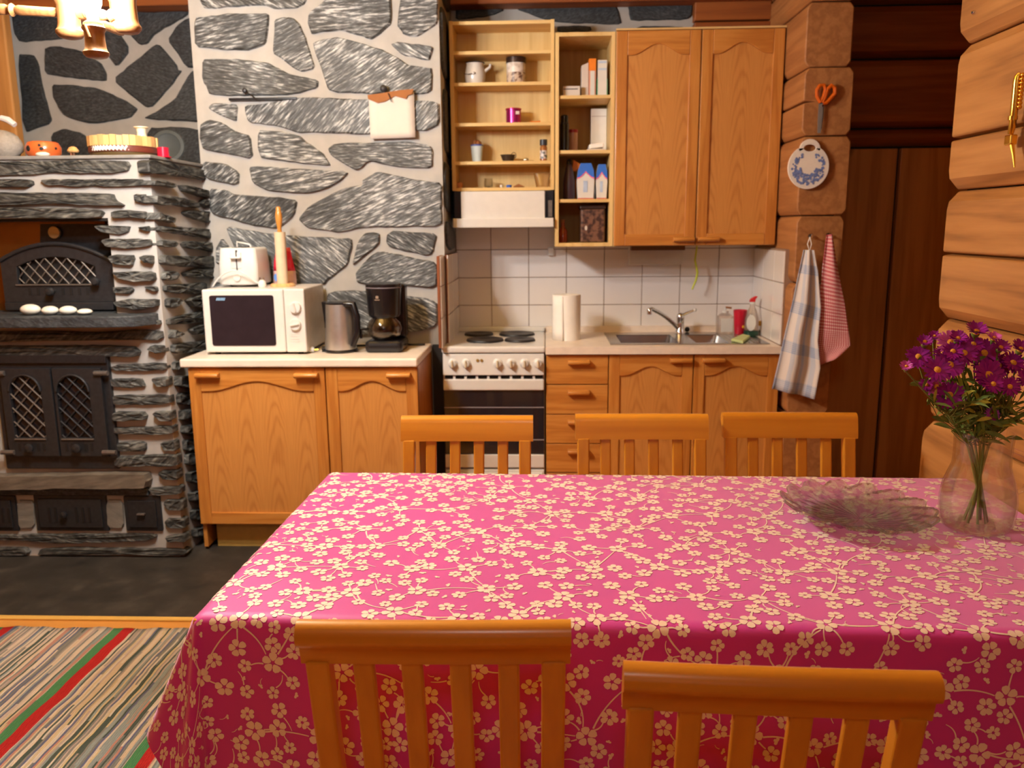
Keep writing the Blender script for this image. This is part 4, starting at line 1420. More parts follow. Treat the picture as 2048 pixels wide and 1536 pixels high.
for x, y, r in big:
    near = sorted((b for b in big if b[0] > x + .03), key=lambda b: (b[0] - x) ** 2 + (b[1] - y) ** 2)[:1]
    for x2, y2, r2 in near:
        if math.hypot(x2 - x, y2 - y) < .16:
            aa = math.atan2(y2 - y, x2 - x)
            p = (x + math.cos(aa) * r, y + math.sin(aa) * r)
            q = (x2 - math.cos(aa) * r2, y2 - math.sin(aa) * r2)
            stroke(curve(p, q, rp.uniform(-.28, .28)), .0018, .0011)
for k in range(2600):
    x, y = rp.uniform(U0, U1), rp.uniform(V0, V1)
    r = rp.uniform(.0125, .0175)
    if inside(x, y, r) and free(x, y, r + .004):
        spots.append((x, y, r))
        blossom(x, y, r)
        aa = rp.uniform(0, 6.28)
        stroke(curve((x + math.cos(aa) * r, y + math.sin(aa) * r), (x + math.cos(aa) * (r + .03), y + math.sin(aa) * (r + .03)), rp.uniform(-.4, .4)), .0014, .0007)
for k in range(1500):
    x, y = rp.uniform(U0, U1), rp.uniform(V0, V1)
    r = rp.uniform(.0055, .0085)
    if inside(x, y, r) and free(x, y, r + .0055):
        spots.append((x, y, r))
        bud(x, y, r)
        if rp.random() < .35:
            aa = rp.uniform(0, 6.28)
            stroke(curve((x + math.cos(aa) * r, y + math.sin(aa) * r), (x + math.cos(aa) * (r + .012), y + math.sin(aa) * (r + .012)), .3), .0008, .0005)


def cloth_mat(name, c, sheen):
    m, nt, b = newmat(name)
    tc = N(nt, 'ShaderNodeTexCoord')
    nz = N(nt, 'ShaderNodeTexNoise', i_Scale=6.0, i_Detail=3.0)
    nt.links.new(tc.outputs['Object'], nz.inputs['Vector'])
    d = tuple(q * .93 for q in c[:3]) + (1,)
    nt.links.new(ramp(nt, nz.outputs[0], [(.35, d), (.65, c)]), b.inputs['Base Color'])
    b.inputs['Roughness'].default_value = .5
    b.inputs['Specular IOR Level'].default_value = .35
    b.inputs['Sheen Weight'].default_value = sheen
    b.inputs['Sheen Roughness'].default_value = .45
    b.inputs['Sheen Tint'].default_value = (1, .8, .88, 1)
    n3 = N(nt, 'ShaderNodeTexNoise', i_Scale=700.0)
    nt.links.new(tc.outputs['Object'], n3.inputs['Vector'])
    bump(nt, b, n3.outputs[0], .25, .0006)
    return m


m_pink = cloth_mat('pink_cotton', C(200, 42, 148), 1.0)
m_cream = cloth_mat('cream_print', C(238, 214, 194), .2)
tcl = thing('tablecloth', 'pink tablecloth printed with cream cherry blossoms draped over the dining table', 'tablecloth', (tcx, tcy, 0), TROT)
cl = cm.build('tablecloth_fabric', [m_pink, m_cream], tcl, smooth=180, local=True)
# one object only: the fabric itself is the thing
cl.parent = None
cl.location, cl.rotation_euler = tcl.location, tcl.rotation_euler
cl.name = 'tablecloth'
bpy.data.objects.remove(tcl)
cl.name = 'tablecloth'
tag(cl, 'pink tablecloth printed with cream cherry blossoms draped over the dining table', 'tablecloth')

# ---- chairs: back reclined 12 degrees, front of the chair towards +y
CW, CHH = .425, .872


def chair_build(label, loc, rz):
    t = thing('dining_chair', label, 'chair', loc, rz, 'dining chairs around the table')
    lean = math.tan(R(12))

    def yb(z):
        return -(z - .44) * lean          # rear face position along the recline
    # crest rail with rolled top
    prof = []
    zc0, zc1 = CHH - .078, CHH
    for i in range(9):
        a = PI * 1.2 - PI * 1.2 * i / 8
        prof.append((yb(zc1 - .022) - .009 + .0215 * math.cos(a), zc1 - .0225 + .0225 * math.sin(a)))
    prof += [(yb(zc0 + .03) + .013, zc0 + .035), (yb(zc0) + .013, zc0), (yb(zc0) - .013, zc0), (yb(zc0 + .03) - .013, zc0 + .03)]
    n = 9
    g = []
    for k in range(n):
        s = -1 + 2 * k / (n - 1)
        g.append([(s * CW / 2, y + .003 * (1 - s * s) * -1 + .002, z) for y, z in prof])
    m = MB().sheet(g, close=True)
    L_ = len(prof)
    m.f += [tuple(range(L_)), tuple(reversed(range((n - 1) * L_, n * L_)))]
    m.m += [0, 0]
    m.build('crest_rail', m_chair, t, smooth=50, local=True)

    def bar(x, w, d, z0, z1, name, off=0):
        q = [(x - w / 2, yb(z0) - d / 2 + off, z0), (x + w / 2, yb(z0) - d / 2 + off, z0), (x + w / 2, yb(z0) + d / 2 + off, z0), (x - w / 2, yb(z0) + d / 2 + off, z0)]
        p = [(x - w / 2, yb(z1) - d / 2 + off, z1), (x + w / 2, yb(z1) - d / 2 + off, z1), (x + w / 2, yb(z1) + d / 2 + off, z1), (x - w / 2, yb(z1) + d / 2 + off, z1)]
        MB().add(q + p, [(0, 3, 2, 1), (4, 5, 6, 7), (0, 1, 5, 4), (1, 2, 6, 5), (2, 3, 7, 6), (3, 0, 4, 7)]).build(name, m_chairz, t, smooth=0, bevel=.004, local=True)
    for s in (-1, 1):
        bar(s * (CW / 2 - .026), .038, .032, .44, CHH - .074, 'back_post')
    for k in range(4):
        bar((-.3 + .2 * k) * (CW - .04), .034, .016, .50, CHH - .074, 'slat')
    MB().box(-CW / 2 + .045, CW / 2 - .045, -.026, .006, .47, .515).build('lower_rail', m_chair, t, smooth=0, bevel=.005, local=True)
    MB().box(-CW / 2 + .005, CW / 2 - .005, -.012, .41, .425, .447).build('seat', m_chair, t, smooth=0, bevel=.008, local=True)
    for s in (-1, 1):
        MB().box(s * (CW / 2 - .026) - .019, s * (CW / 2 - .026) + .019, -.016, .016, 0, .44).build('leg', m_chairz, t, smooth=0, bevel=.004, local=True)
        MB().box(s * (CW / 2 - .03) - .018, s * (CW / 2 - .03) + .018, .365, .40, 0, .425).build('leg', m_chairz, t, smooth=0, bevel=.004, local=True)
        MB().box(s * (CW / 2 - .028) - .009, s * (CW / 2 - .028) + .009, .016, .37, .2, .23).build('stretcher', m_chair, t, smooth=0, bevel=.003, local=True)
    return t


ch0 = chair_build('pine slat-back chair in front of the table, nearer the left table corner', (-.174, 1.266, 0), R(1.2))
clone(ch0, (.326, 1.14, 0), R(-2.4), 'pine slat-back chair at the near side of the table, lower right of the two')
clone(ch0, (-.248, 2.475, 0), R(180.5), 'pine slat-back chair behind the table in front of the cooker')
clone(ch0, (.312, 2.50, 0), R(180), 'pine slat-back chair behind the table in front of the drawers')
clone(ch0, (.787, 2.52, 0), R(179), 'pine slat-back chair behind the table nearest the hanging towels')
# ================================================================== things on the left worktop
def px_m(Y, py):
    """metres per photo pixel at depth Y, row py"""
    return (at(1001, py, Y=Y) - at(1000, py, Y=Y)).length


# microwave
Y0 = 3.63
mw = thing('microwave_oven', 'white microwave oven with dark door window and two dials', 'microwave', (-1.3, 3.8, WT))
x0, x1 = at(409, 640, Y=Y0).x, at(612, 640, Y=Y0).x
mz0, mz1 = WT + .012, at(520, 578, Y=Y0).z
MB().box(x0 + .004, x1 - .004, Y0 + .015, 3.965, mz0, mz1).build('casing', plain('casing_white', C(206, 200, 194), .4), mw, smooth=0, bevel=.006)
xs_ = at(571, 640, Y=Y0).x
dr_ = MB().box(x0, xs_ - .001, Y0 - .012, Y0 + .015, mz0, mz1).build('door', m_white, mw, smooth=0, bevel=.008, seg=3)
a, b = at(418, 591, Y=Y0 - .013), at(553, 691, Y=Y0 - .013)
n_ = MB()
r_ = .01
pts = []
for cx_, cz_, a0 in ((b.x - r_, a.z - r_, 0), (a.x + r_, a.z - r_, 90), (a.x + r_, b.z + r_, 180), (b.x - r_, b.z + r_, 270)):
    for k in range(5):
        t = R(a0 + 22.5 * k)
        pts.append((cx_ + r_ * math.cos(t), Y0 - .0125, cz_ + r_ * math.sin(t)))
MB().prism(pts, (0, -.003, 0)).build('window', m_mwglass, dr_, smooth=0)
# small slanting pale-blue maker's mark, unreadable in the photo: a row of leaning strokes
lg = MB()
for k in range(6):
    p = at(432 + k * 3, 601, Y=Y0 - .0156)
    lg.prism([(p.x, Y0 - .0156, p.z), (p.x + .004, Y0 - .0156, p.z), (p.x + .009, Y0 - .0156, p.z + .012), (p.x + .005, Y0 - .0156, p.z + .012)], (0, -.0006, 0))
lo = lg.build('maker_mark', plain('pale_blue_print', C(150, 196, 236), .5), dr_, smooth=0)
lo['kind'] = 'stuff'
pn = MB().box(xs_ + .001, x1, Y0 - .012, Y0 + .015, mz0, mz1).build('control_panel', m_white, mw, smooth=0, bevel=.006, seg=3)
for py_ in (615, 649):
    c = at(591, py_, Y=Y0 - .012)
    kd = MB().lathe((c.x, Y0 - .012, c.z), [(.027, 0), (.027, .004), (.024, .014), (0, .015)], 24, (0, -1, 0)).build('dial', m_whitep, pn)
    g_ = MB().box(-.004, .004, -.008, 0, -.02, .02)
    rot = Matrix.Rotation(R(-12 if py_ == 615 else 80), 4, 'Y')
    g_.v = [rot @ v + Vector((c.x, Y0 - .027, c.z)) for v in g_.v]
    g_.build('grip', plain('grip_grey', C(214, 208, 200), .4) if py_ == 615 else bpy.data.materials['grip_grey'], pn, smooth=0, bevel=.002)
for k in range(4):
    c = at(590, 668 + k * 5, Y=Y0 - .013)
    MB().box(c.x - .022, c.x + .022, Y0 - .0132, Y0 - .0118, c.z - .001, c.z + .001).build('print_line', bpy.data.materials['grip_grey'], pn, smooth=0)
for fx_ in (x0 + .04, x1 - .04):
    for fy_ in (Y0 + .03, 3.93):
        MB().lathe((fx_, fy_, WT), [(.012, 0), (.014, .013)], 10).build('foot', m_black, mw)
MT = mz1

# toaster on the microwave
Yt = 3.74
s_ = px_m(Yt, 540)
c = at(477, 573, Y=Yt)
ts = thing('toaster', 'white two-slice toaster standing on the microwave', 'toaster', (c.x, Yt + .08, MT))
hw = 40 * s_
tz1 = MT + (573 - 494) * s_
pr = []
for sx, sy, a0 in ((1, 1, 0), (-1, 1, 90), (-1, -1, 180), (1, -1, 270)):
    for k in range(6):
        t = R(a0 + 18 * k)
        pr.append((sx * (1 - .3) + .3 * math.cos(t), sy * (1 - .22) + .22 * math.sin(t)))
rows = []
for z, k in ((MT + .012, .98), (MT + .02, 1.03), (MT + .1, 1.0), (tz1 - .012, .93), (tz1 - .002, .88), (tz1, .8)):
    rows.append([(c.x + hw * k * x, Yt + .10 + .10 * k * y, z) for x, y in pr])
m = MB().sheet(rows, close=True)
L_ = len(pr)
m.f += [tuple(reversed(range(L_))), tuple(range(5 * L_, 6 * L_))]
m.m += [0, 0]
m.build('shell', m_whitep, ts, smooth=50)
MB().lathe((c.x, Yt + .1, MT), [(.06, 0), (.075, .012)], 24, sx=1.1, sy=1.2).build('base', plain('base_grey', C(150, 140, 132), .5), ts)
for q in (-.022, .022):
    MB().box(c.x + q - .012, c.x + q + .012, Yt + .04, Yt + .16, tz1 - .002, tz1 + .0015).build('slot', m_dark, ts, smooth=0)
yf = Yt - .002
MB().box(c.x - .006 - .022, c.x + .022, yf - .001, yf + .02, MT + .085, tz1 - .02).build('lever_track', plain('track_white', C(216, 214, 210), .4), ts, smooth=0, bevel=.003)
MB().box(c.x - .002, c.x + .003, yf - .003, yf + .01, MT + .075, tz1 - .01).build('lever_slot', m_iron, ts, smooth=0)
MB().box(c.x - .024, c.x + .024, yf - .024, yf - .001, tz1 - .048, tz1 - .04).build('lever', m_whitep, ts, smooth=0, bevel=.003)
MB().lathe((c.x, yf + .004, MT + .045), [(.017, 0), (.016, .014), (0, .015)], 20, (0, -1, 0)).build('dial', m_whitep, ts)
MB().tube([(c.x - .03, Yt + .1, tz1), (c.x - .03, Yt + .1, tz1 + .025), (c.x + .0, Yt + .1, tz1 + .02), (c.x + .03, Yt + .1, tz1 + .012), (c.x + .034, Yt + .1, tz1)], .004, 8).build('bun_rack', m_whitep, ts)
# its flex laid over the front, ending in a plug
cr_ = ts
pts = [at(425, 573, Y=Yt - .03), at(437, 556, Y=Yt - .03), at(450, 546, Y=Yt - .035), at(465, 541, Y=Yt - .04), at(480, 543, Y=Yt - .04), at(495, 551, Y=Yt - .035), at(508, 562, Y=Yt - .02), at(520, 568, Y=Yt - .01)]
for p in pts:
    p.z = max(p.z, MT + .004)
MB().tube(pts, .0034, 8).build('flex', m_whitep, cr_)
q = at(524, 560, Y=Yt)
MB().lathe((q.x, Yt, MT), [(.016, 0), (.019, .01), (.016, .026), (.008, .034), (0, .034)], 16).build('plug', m_whitep, cr_)
for k in (-.009, .009):
    MB().tube([(q.x + k, Yt, MT + .028), (q.x + k, Yt, MT + .045)], .0024, 6).build('pin', m_chrome, cr_)

# upright roll on a wooden stand, like a rolling pin
s_ = px_m(3.78, 520)
c = at(566, 574, Y=3.78)
rp_ = thing('rolling_pin_stand', 'upright beige roll with turned wooden handle on a round wooden base', 'rolling pin', (c.x, 3.78, MT))
MB().lathe((c.x, 3.78, MT), [(25 * s_, 0), (25 * s_, .008), (22 * s_, .015), (0, .015)], 28).build('base', m_turned, rp_)
MB().lathe((c.x, 3.78, MT + .015), [(11 * s_, 0), (11 * s_, (570 - 468) * s_), (0, (570 - 468) * s_)], 22).build('roll', plain('beige_paper', C(214, 190, 160), .8), rp_)
z0 = MT + .015 + (570 - 468) * s_
MB().lathe((c.x, 3.78, z0), [(4.5 * s_, 0), (4.2 * s_, 8 * s_), (6.2 * s_, 18 * s_), (7 * s_, 32 * s_), (5.5 * s_, 40 * s_), (4.6 * s_, 42 * s_), (5 * s_, 47 * s_), (3 * s_, 50 * s_), (0, 50 * s_)], 18).build('handle', wood('dark_turned', [(.2, C(186, 118, 50)), (.8, C(214, 148, 76))], 'z', 2, .35, .3), rp_)
# red and clear bag behind it
c = at(570, 574, Y=3.90)
rb = thing('plastic_bag', 'red and clear plastic bag behind the upright roll on the microwave', 'bag', (c.x, 3.9, MT))
s_ = px_m(3.9, 540)
g_ = []
for i in range(9):
    t = i / 8
    wv = (24 - 10 * t ** 1.5) * s_
    g_.append([(c.x - wv + 2 * wv * j / 8, 3.905 - .028 * (1 - t) * math.sin(PI * j / 8) + .004 * math.sin(j * 3 + i), MT + t * 74 * s_) for j in range(9)])
mtop = MB().sheet(g_[3:]).build('red_part', plain('red_plastic', C(206, 28, 62), .35, 0, .5, .2), rb, solid=.004)
MB().sheet(g_[:4]).build('clear_part', plain('milky_plastic', C(214, 176, 176), .3, 0, .5, .3), rb, solid=.004)
a_ = at(553, 555, Y=3.872)
MB().lathe((a_.x, 3.874, a_.z), [(.014, 0), (.014, .002), (0, .002)], 14, (0, -1, 0), .9, 1.3).build('blue_print', plain('blue_print', C(92, 140, 214), .5), rb)

# kettle
Yk = 3.72
s_ = px_m(Yk, 650)
c = at(683, 700, Y=Yk)
kt = thing('electric_kettle', 'brushed steel kettle with black handle between microwave and coffee maker', 'kettle', (c.x, Yk, WT))
hk = (703 - 603) * s_
MB().lathe((c.x, Yk, WT), [(33 * s_, 0), (34 * s_, .008), (31 * s_, .014), (0, .014)], 32).build('base', m_black, kt)
MB().lathe((c.x - .002, Yk, WT + .014), [(31 * s_, 0), (31.5 * s_, .01), (29 * s_, hk * .5), (26.5 * s_, hk - .02), (24 * s_, hk - .014), (0, hk - .012)], 36).build('body', plain('brushed_steel', C(198, 196, 194), .34, .85), kt)
MB().lathe((c.x - .002, Yk, WT + hk - .008), [(27 * s_, 0), (27 * s_, .006), (20 * s_, .012), (0, .012)], 30).build('lid', m_black, kt)
MB().prism([(c.x - 26 * s_, Yk - .02, WT + hk), (c.x - 36 * s_, Yk, WT + hk), (c.x - 30 * s_, Yk - .012, WT + hk * .55), (c.x - 27 * s_, Yk - .04, WT + hk * .5)], (0, .05, 0)).build('spout', m_black, kt, smooth=0)
hx = c.x + 20 * s_
MB().tube([(hx - .01, Yk - .05, WT + hk - .006), (hx + .03, Yk - .055, WT + hk - .006), (hx + .047, Yk - .058, WT + hk * .72), (hx + .045, Yk - .058, WT + hk * .4), (hx + .022, Yk - .055, WT + hk * .14)], [.014, .016, .015, .015, .012], 12).build('handle', m_black, kt)

# coffee maker
Yc = 3.70
s_ = px_m(Yc, 640)
c = at(770, 704, Y=Yc)
cf = thing('coffee_maker', 'black filter coffee maker with glass jug at the worktop end', 'coffee maker', (c.x, Yc + .06, WT))
zt_ = WT + (704 - 566) * s_
MB().box(c.x - 38 * s_, c.x + 38 * s_, Yc - .04, Yc + .16, WT, WT + 24 * s_).build('hotplate_base', m_black, cf, smooth=0, bevel=.02, seg=3)
MB().box(c.x - 30 * s_, c.x + 38 * s_, Yc + .085, Yc + .16, WT + 24 * s_, zt_ - .01).build('water_tank', m_black, cf, smooth=0, bevel=.012, seg=3)
zb_ = WT + (704 - 634) * s_
MB().lathe((c.x - 2 * s_, Yc + .045, zb_), [(30 * s_, 0), (33 * s_, .012), (36 * s_, zt_ - zb_ - .012), (37 * s_, zt_ - zb_ - .004), (30 * s_, zt_ - zb_), (0, zt_ - zb_)], 36).build('filter_housing', m_black, cf)
MB().lathe((c.x - 2 * s_, Yc + .045, zt_ - .022), [(36.4 * s_, 0), (36.6 * s_, .003), (36.4 * s_, .004)], 36, caps=False).build('band', plain('grey_band', C(120, 112, 118), .3), cf)
# round emblem: white square mark with a short bar under it
ea = at(753, 595, Y=Yc - .045)
fy_ = Yc + .045 - 35.0 * s_
MB().prism([(ea.x - .006, fy_, ea.z - .006), (ea.x + .006, fy_, ea.z - .006), (ea.x + .006, fy_, ea.z + .006), (ea.x - .006, fy_, ea.z + .006)], (0, -.001, 0)).build('emblem', plain('emblem_grey', C(150, 128, 110), .4), cf, smooth=0)
MB().box(ea.x - .011, ea.x + .011, fy_ - .001, fy_, ea.z - .014, ea.z - .011).build('emblem_line', bpy.data.materials['emblem_grey'], cf, smooth=0)
jug = thin_glass('jug_glass', (.9, .84, .78, 1), .03, .55)
zj = WT + 25 * s_
pf = [(22 * s_, 0), (33 * s_, .02), (36 * s_, .05), (33 * s_, .075), (24 * s_, .098), (23 * s_, .105)]
jg = MB().lathe((c.x - 2 * s_, Yc + .03, zj), pf + [(r - .003, h) for r, h in reversed(pf)], 32, caps=False).build('jug', jug, cf)
MB().lathe((c.x - 2 * s_, Yc + .03, zj + .1), [(25 * s_, 0), (26 * s_, .006), (20 * s_, .014), (0, .016)], 24).build('jug_lid', m_black, jg)
MB().tube([(c.x - 33 * s_, Yc + .0, zj + .05), (c.x - 44 * s_, Yc - .03, zj + .05), (c.x - 44 * s_, Yc - .03, zj + .01)], .006, 8).build('jug_handle', m_black, jg)

# plug lying in front of the kettle
q = at(622, 701, Z=WT + .01)
pg = thing('power_plug', 'cream mains plug with black plug beside it lying in front of the kettle', 'plug', (q.x, q.y, WT))
MB().tube([(q.x - .012, q.y, WT + .014), (q.x + .01, q.y, WT + .014), (q.x + .016, q.y, WT + .014)], [.012, .013, .009], 12).build('plug_body', m_whitep, pg)
for k in (-.006, .006):
    MB().tube([(q.x + .016, q.y + k, WT + .014), (q.x + .034, q.y + k, WT + .014)], .0022, 6).build('pin', m_brass, pg)
MB().tube([(q.x + .045, q.y + .02, WT + .013), (q.x + .075, q.y + .03, WT + .013)], .012, 12).build('black_plug', m_black, pg)
pts = [Vector((q.x + .07, q.y + .035, WT + .006)), Vector((q.x + .16, 3.86, WT + .006)), Vector((c.x + .02, 3.9, WT + .006)), Vector((c.x + .1, 3.89, WT + .006)), Vector((-.575, 3.9, WT + .006))]
MB().tube(pts, .005, 8).build('flex', m_black, pg)

# ---- chimney hardware
def damper(label, px_, py_, r=.016):
    p = at(px_, py_, Y=CHY - .03)
    o = MB().lathe((p.x, CHY - .012, p.z), [(.006, -.02), (.006, .02), (r, .024), (r * 1.05, .032), (r * .6, .038), (0, .039)], 14, (0, -1, 0)).build('iron_damper', m_iron)
    return tag(o, label, 'knob', 'damper knobs on the chimney')


damper('small round iron damper knob on the chimney, left, with wire below', 491, 182, .011)
damper('round black iron damper knob above the pinned paper sheet', 768, 178, .016)
ds = MB()
a, b = at(458, 199, Y=CHY - .02), at(594, 197, Y=CHY - .02)
ds.box(a.x, b.x, CHY - .026, CHY - .002, a.z - .006, a.z + .006)
tag(ds.build('damper_slide', m_black, smooth=0, bevel=.002), 'thin black iron damper slide across the chimney stones', 'damper')
wv = MB().tube([at(495, 186, Y=CHY - .035), at(505, 192, Y=CHY - .035), at(516, 201, Y=CHY - .032)], .003, 6).build('wire_hook', m_black)
tag(wv, 'short black wire hook leaning on the damper slide', 'hook')
ps = thing('paper_sheet', 'blank pale paper sheet with curled brown top edge pinned to the chimney', 'paper', at(784, 278, Y=CHY - .03))
g_ = []
for i in range(8):
    t = i / 7
    l, r_ = at(737 + 4 * t, 192 + 86 * t, Y=CHY - .03), at(828 + 3 * t, 184 + 91 * t, Y=CHY - .03)
    g_.append([l + (r_ - l) * (j / 6) + Vector((0, -.006 * math.sin(PI * j / 6) * (1 - t) - .004 * (t > .8) * (j > 4), 0)) for j in range(7)])
MB().sheet(g_).build('sheet', m_paper, ps, solid=.0012)
l = [at(x, y, Y=CHY - .042) for x, y in ((735, 190), (765, 186), (800, 180), (827, 178), (824, 188), (815, 191), (812, 198), (790, 192), (770, 203), (755, 206), (736, 198))]
MB().prism(l, (0, .004, 0)).build('curled_edge', m_brownp, ps, smooth=0)
MB().tube([at(776, 186, Y=CHY - .05), at(780, 196, Y=CHY - .05), at(783, 204, Y=CHY - .048)], .002, 6).build('wire', m_iron, ps)

# ---- things on the mantel
s_ = px_m(3.56, 280)
yb_ = 3.6
def mx(px_, Y=yb_):
    return at(px_, 300, Y=Y).x


fh = thing('felt_hat', 'grey woolly bundle with a pale strap at the left end of the mantel', 'bundle', (mx(8), yb_, FZ))
m = MB().ball((mx(5), yb_, FZ + .055), .085, .07, .065, 18, 10)
rr = random.Random(4)
m.v = [v + Vector((rr.uniform(-.004, .004), rr.uniform(-.004, .004), rr.uniform(-.004, .004))) for v in m.v]
m.v = [Vector((v.x, v.y, max(v.z, FZ))) for v in m.v]
m.build('wool', plain('grey_wool', C(150, 142, 134), .95, 0, .1, 0, .12, 80, .6), fh)
MB().tube([at(2, 236, Y=yb_), at(16, 240, Y=yb_), at(30, 250, Y=yb_)], [.012, .014, .012], 8).build('strap', plain('pale_strap', C(206, 200, 200), .8), fh)
cp = thing('clay_pot', 'orange clay pot with dark round holes on the mantel', 'pot', (mx(86), yb_, FZ))
MB().lathe((mx(87), yb_, FZ), [(26 * s_, 0), (33 * s_, .02), (34 * s_, .045), (29 * s_, .066), (24 * s_, .07), (22 * s_, .066), (0, .06)], 28).build('pot_body', plain('orange_glaze', C(206, 98, 48), .25, 0, .5, .4), cp)
for px_, dz, r in ((74, .038, .0125), (101, .036, .008), (98, .05, .006), (119, .04, .006)):
    a = (px_ - 87) / 33.5
    ang = math.asin(max(-.99, min(.99, a)))
    d = Vector((math.sin(ang), -math.cos(ang), 0))
    MB().lathe(Vector((mx(87), yb_, FZ + dz)) + d * (33.2 * s_), [(r, 0), (r * .8, .003), (0, .0035)], 12, d).build('hole', m_dark, cp)
wp_ = MB().ball((mx(83, 3.52), 3.525, FZ + .011), .03, .02, .011, 16, 8).build('white_pebble', mp_)
tag(wp_, 'flat white pebble in front of the orange clay pot', 'stone')
sb = thing('salt_shaker', 'tiny chrome shaker with a tan wooden knob between pot and slab', 'shaker', (mx(146), 3.55, FZ))
MB().lathe((mx(146, 3.55), 3.55, FZ), [(.012, 0), (.012, .018), (.01, .02), (0, .02)], 16).build('shaker_body', m_chrome, sb)
MB().lathe((mx(146, 3.55), 3.55, FZ + .02), [(.02, 0), (.024, .006), (.015, .02), (.006, .024), (0, .024)], 18).build('wooden_knob', m_turned, sb)
bs = thing('round_box', 'round wooden-slice trivet stacked on a dark box with white rope on the mantel', 'box', (mx(236), yb_ + .03, FZ))
cxb = mx(236)
MB().lathe((cxb, yb_ + .05, FZ), [(60 * s_, 0), (64 * s_, .012), (64 * s_, .02), (0, .02)], 40).build('dark_base', plain('dark_olive', C(96, 76, 44), .4), bs)
MB().lathe((cxb, yb_ + .05, FZ + .02), [(66 * s_, 0), (67 * s_, .012), (66 * s_, .026), (0, .026)], 40).build('red_band', plain('oxblood', C(108, 50, 36), .5), bs)
for k in range(26):
    a = PI + PI * (k + .5) / 26
    a2 = a + .1
    r = 67.5 * s_
    MB().tube([(cxb + r * math.cos(a) * .86, yb_ + .05 + r * math.sin(a), FZ + .026), (cxb + r * math.cos(a2) * .86, yb_ + .05 + r * math.sin(a2), FZ + .042)], .0062, 6).build('rope_strand', m_papert, bs)
n = 34
for k in range(n):
    a, a2 = 2 * PI * k / n, 2 * PI * (k + .94) / n
    r0, r1 = 48 * s_, (67 + rng.uniform(-1, 1.5)) * s_
    z0, z1 = FZ + .046, FZ + .088 + rng.uniform(-.002, .002)
    q_ = [(cxb + r * math.cos(t), yb_ + .05 + r * math.sin(t)) for r, t in ((r0, a), (r1, a), (r1, a2), (r0, a2))]
    MB().prism([(x, y, z0) for x, y in q_], (0, 0, z1 - z0)).build('wood_slice', m_birchv if k % 3 else m_turned, bs, smooth=0)
MB().lathe((cxb, yb_ + .05, FZ + .046), [(48.5 * s_, 0), (48.5 * s_, .038), (0, .038)], 30).build('slice_core', m_birchv, bs)
cu = MB().lathe((mx(275), yb_ + .05, FZ + .0885), [(.018, 0), (.02, .003), (.0175, .02), (.02, .036), (.03, .041), (.03, .044), (.018, .044), (.012, .02), (0, .018)], 24).build('egg_cup', plain('cream_ceramic', C(232, 226, 204), .3, 0, .5, .3))
tag(cu, 'small cream egg cup standing on the wooden-slice trivet', 'cup')
rt = thing('candle_holder', 'small bright red tin candle holder near the mantel corner', 'candle holder', (mx(326, 3.62), 3.62, FZ))
MB().lathe((mx(326, 3.62), 3.62, FZ), [(.033, 0), (.034, .003), (.024, .006), (.024, .042), (.021, .042), (.021, .01), (0, .01)], 24).build('cup', plain('red_enamel', C(206, 26, 60), .3, .2, .5, .3), rt)
dc = MB().lathe(Vector((at(334, 288, Y=3.92).x, 3.93, FZ + .075)), [(.075, 0), (.078, .006), (.075, .012), (.06, .013), (.055, .009), (0, .009)], 36, (0.15, -1, .22)).build('slate_plate', plain('grey_glass_plate', C(62, 67, 69), .6, 0, .3, 0))
tag(dc, 'dark grey round plate leaning on the stone wall behind the red candle holder', 'plate')
# ================================================================== shelf contents
def sxp(px_, Y):
    return at(px_, 300, Y=Y).x


# spice shelf: SZ = board tops from the bottom
ys = 4.26
s_ = px_m(ys, 150)
jg = thing('enamel_jug', 'small white enamel jug with wire handle on the spice shelf', 'jug', (sxp(950, ys), ys, SZ[3]))
jx = at(950, 150, Y=ys).x
MB().lathe((jx, ys, SZ[3]), [(17 * s_, 0), (20 * s_, .02), (21 * s_, .05), (18 * s_, .085), (17 * s_, .1), (19 * s_, .105), (17 * s_, .103), (14 * s_, .06), (0, .02)], 26).build('jug_body', m_white, jg)
MB().lathe((jx, ys, SZ[3] + .103), [(18.5 * s_, 0), (19.6 * s_, .0025), (18.5 * s_, .005)], 26, caps=False).build('rim', m_iron, jg)
MB().tube([(jx + 16 * s_, ys, SZ[3] + .06), (jx + 30 * s_, ys, SZ[3] + .085), (jx + 31 * s_, ys, SZ[3] + .1)], [.009, .007, .006], 10).build('spout', m_white, jg)
MB().tube([(jx - 21 * s_, ys - .01, SZ[3] + .055), (jx - 12 * s_, ys - .05, SZ[3] + .045), (jx + 3 * s_, ys - .055, SZ[3] + .05)], .0022, 6).build('wire_handle', m_iron, jg)
MB().ball((jx - 1 * s_, ys - .056, SZ[3] + .05), .007).build('handle_bead', m_whitep, jg)

s3 = px_m(ys, 140)
jx = at(1032, 140, Y=ys).x
tn = thing('coffee_tin', 'tall brown and cream coffee tin with dark lid on the spice shelf', 'tin', (jx, ys, SZ[3]))
def tin_mat(name, lo, hi, sc):
    m, nt, b = newmat(name)
    tc = N(nt, 'ShaderNodeTexCoord')
    nz = N(nt, 'ShaderNodeTexNoise', i_Scale=sc, i_Detail=3.0)
    nt.links.new(tc.outputs['Object'], nz.inputs['Vector'])
    nt.links.new(ramp(nt, nz.outputs[0], [(.42, lo), (.55, hi)]), b.inputs['Base Color'])
    b.inputs['Roughness'].default_value = .35
    return m


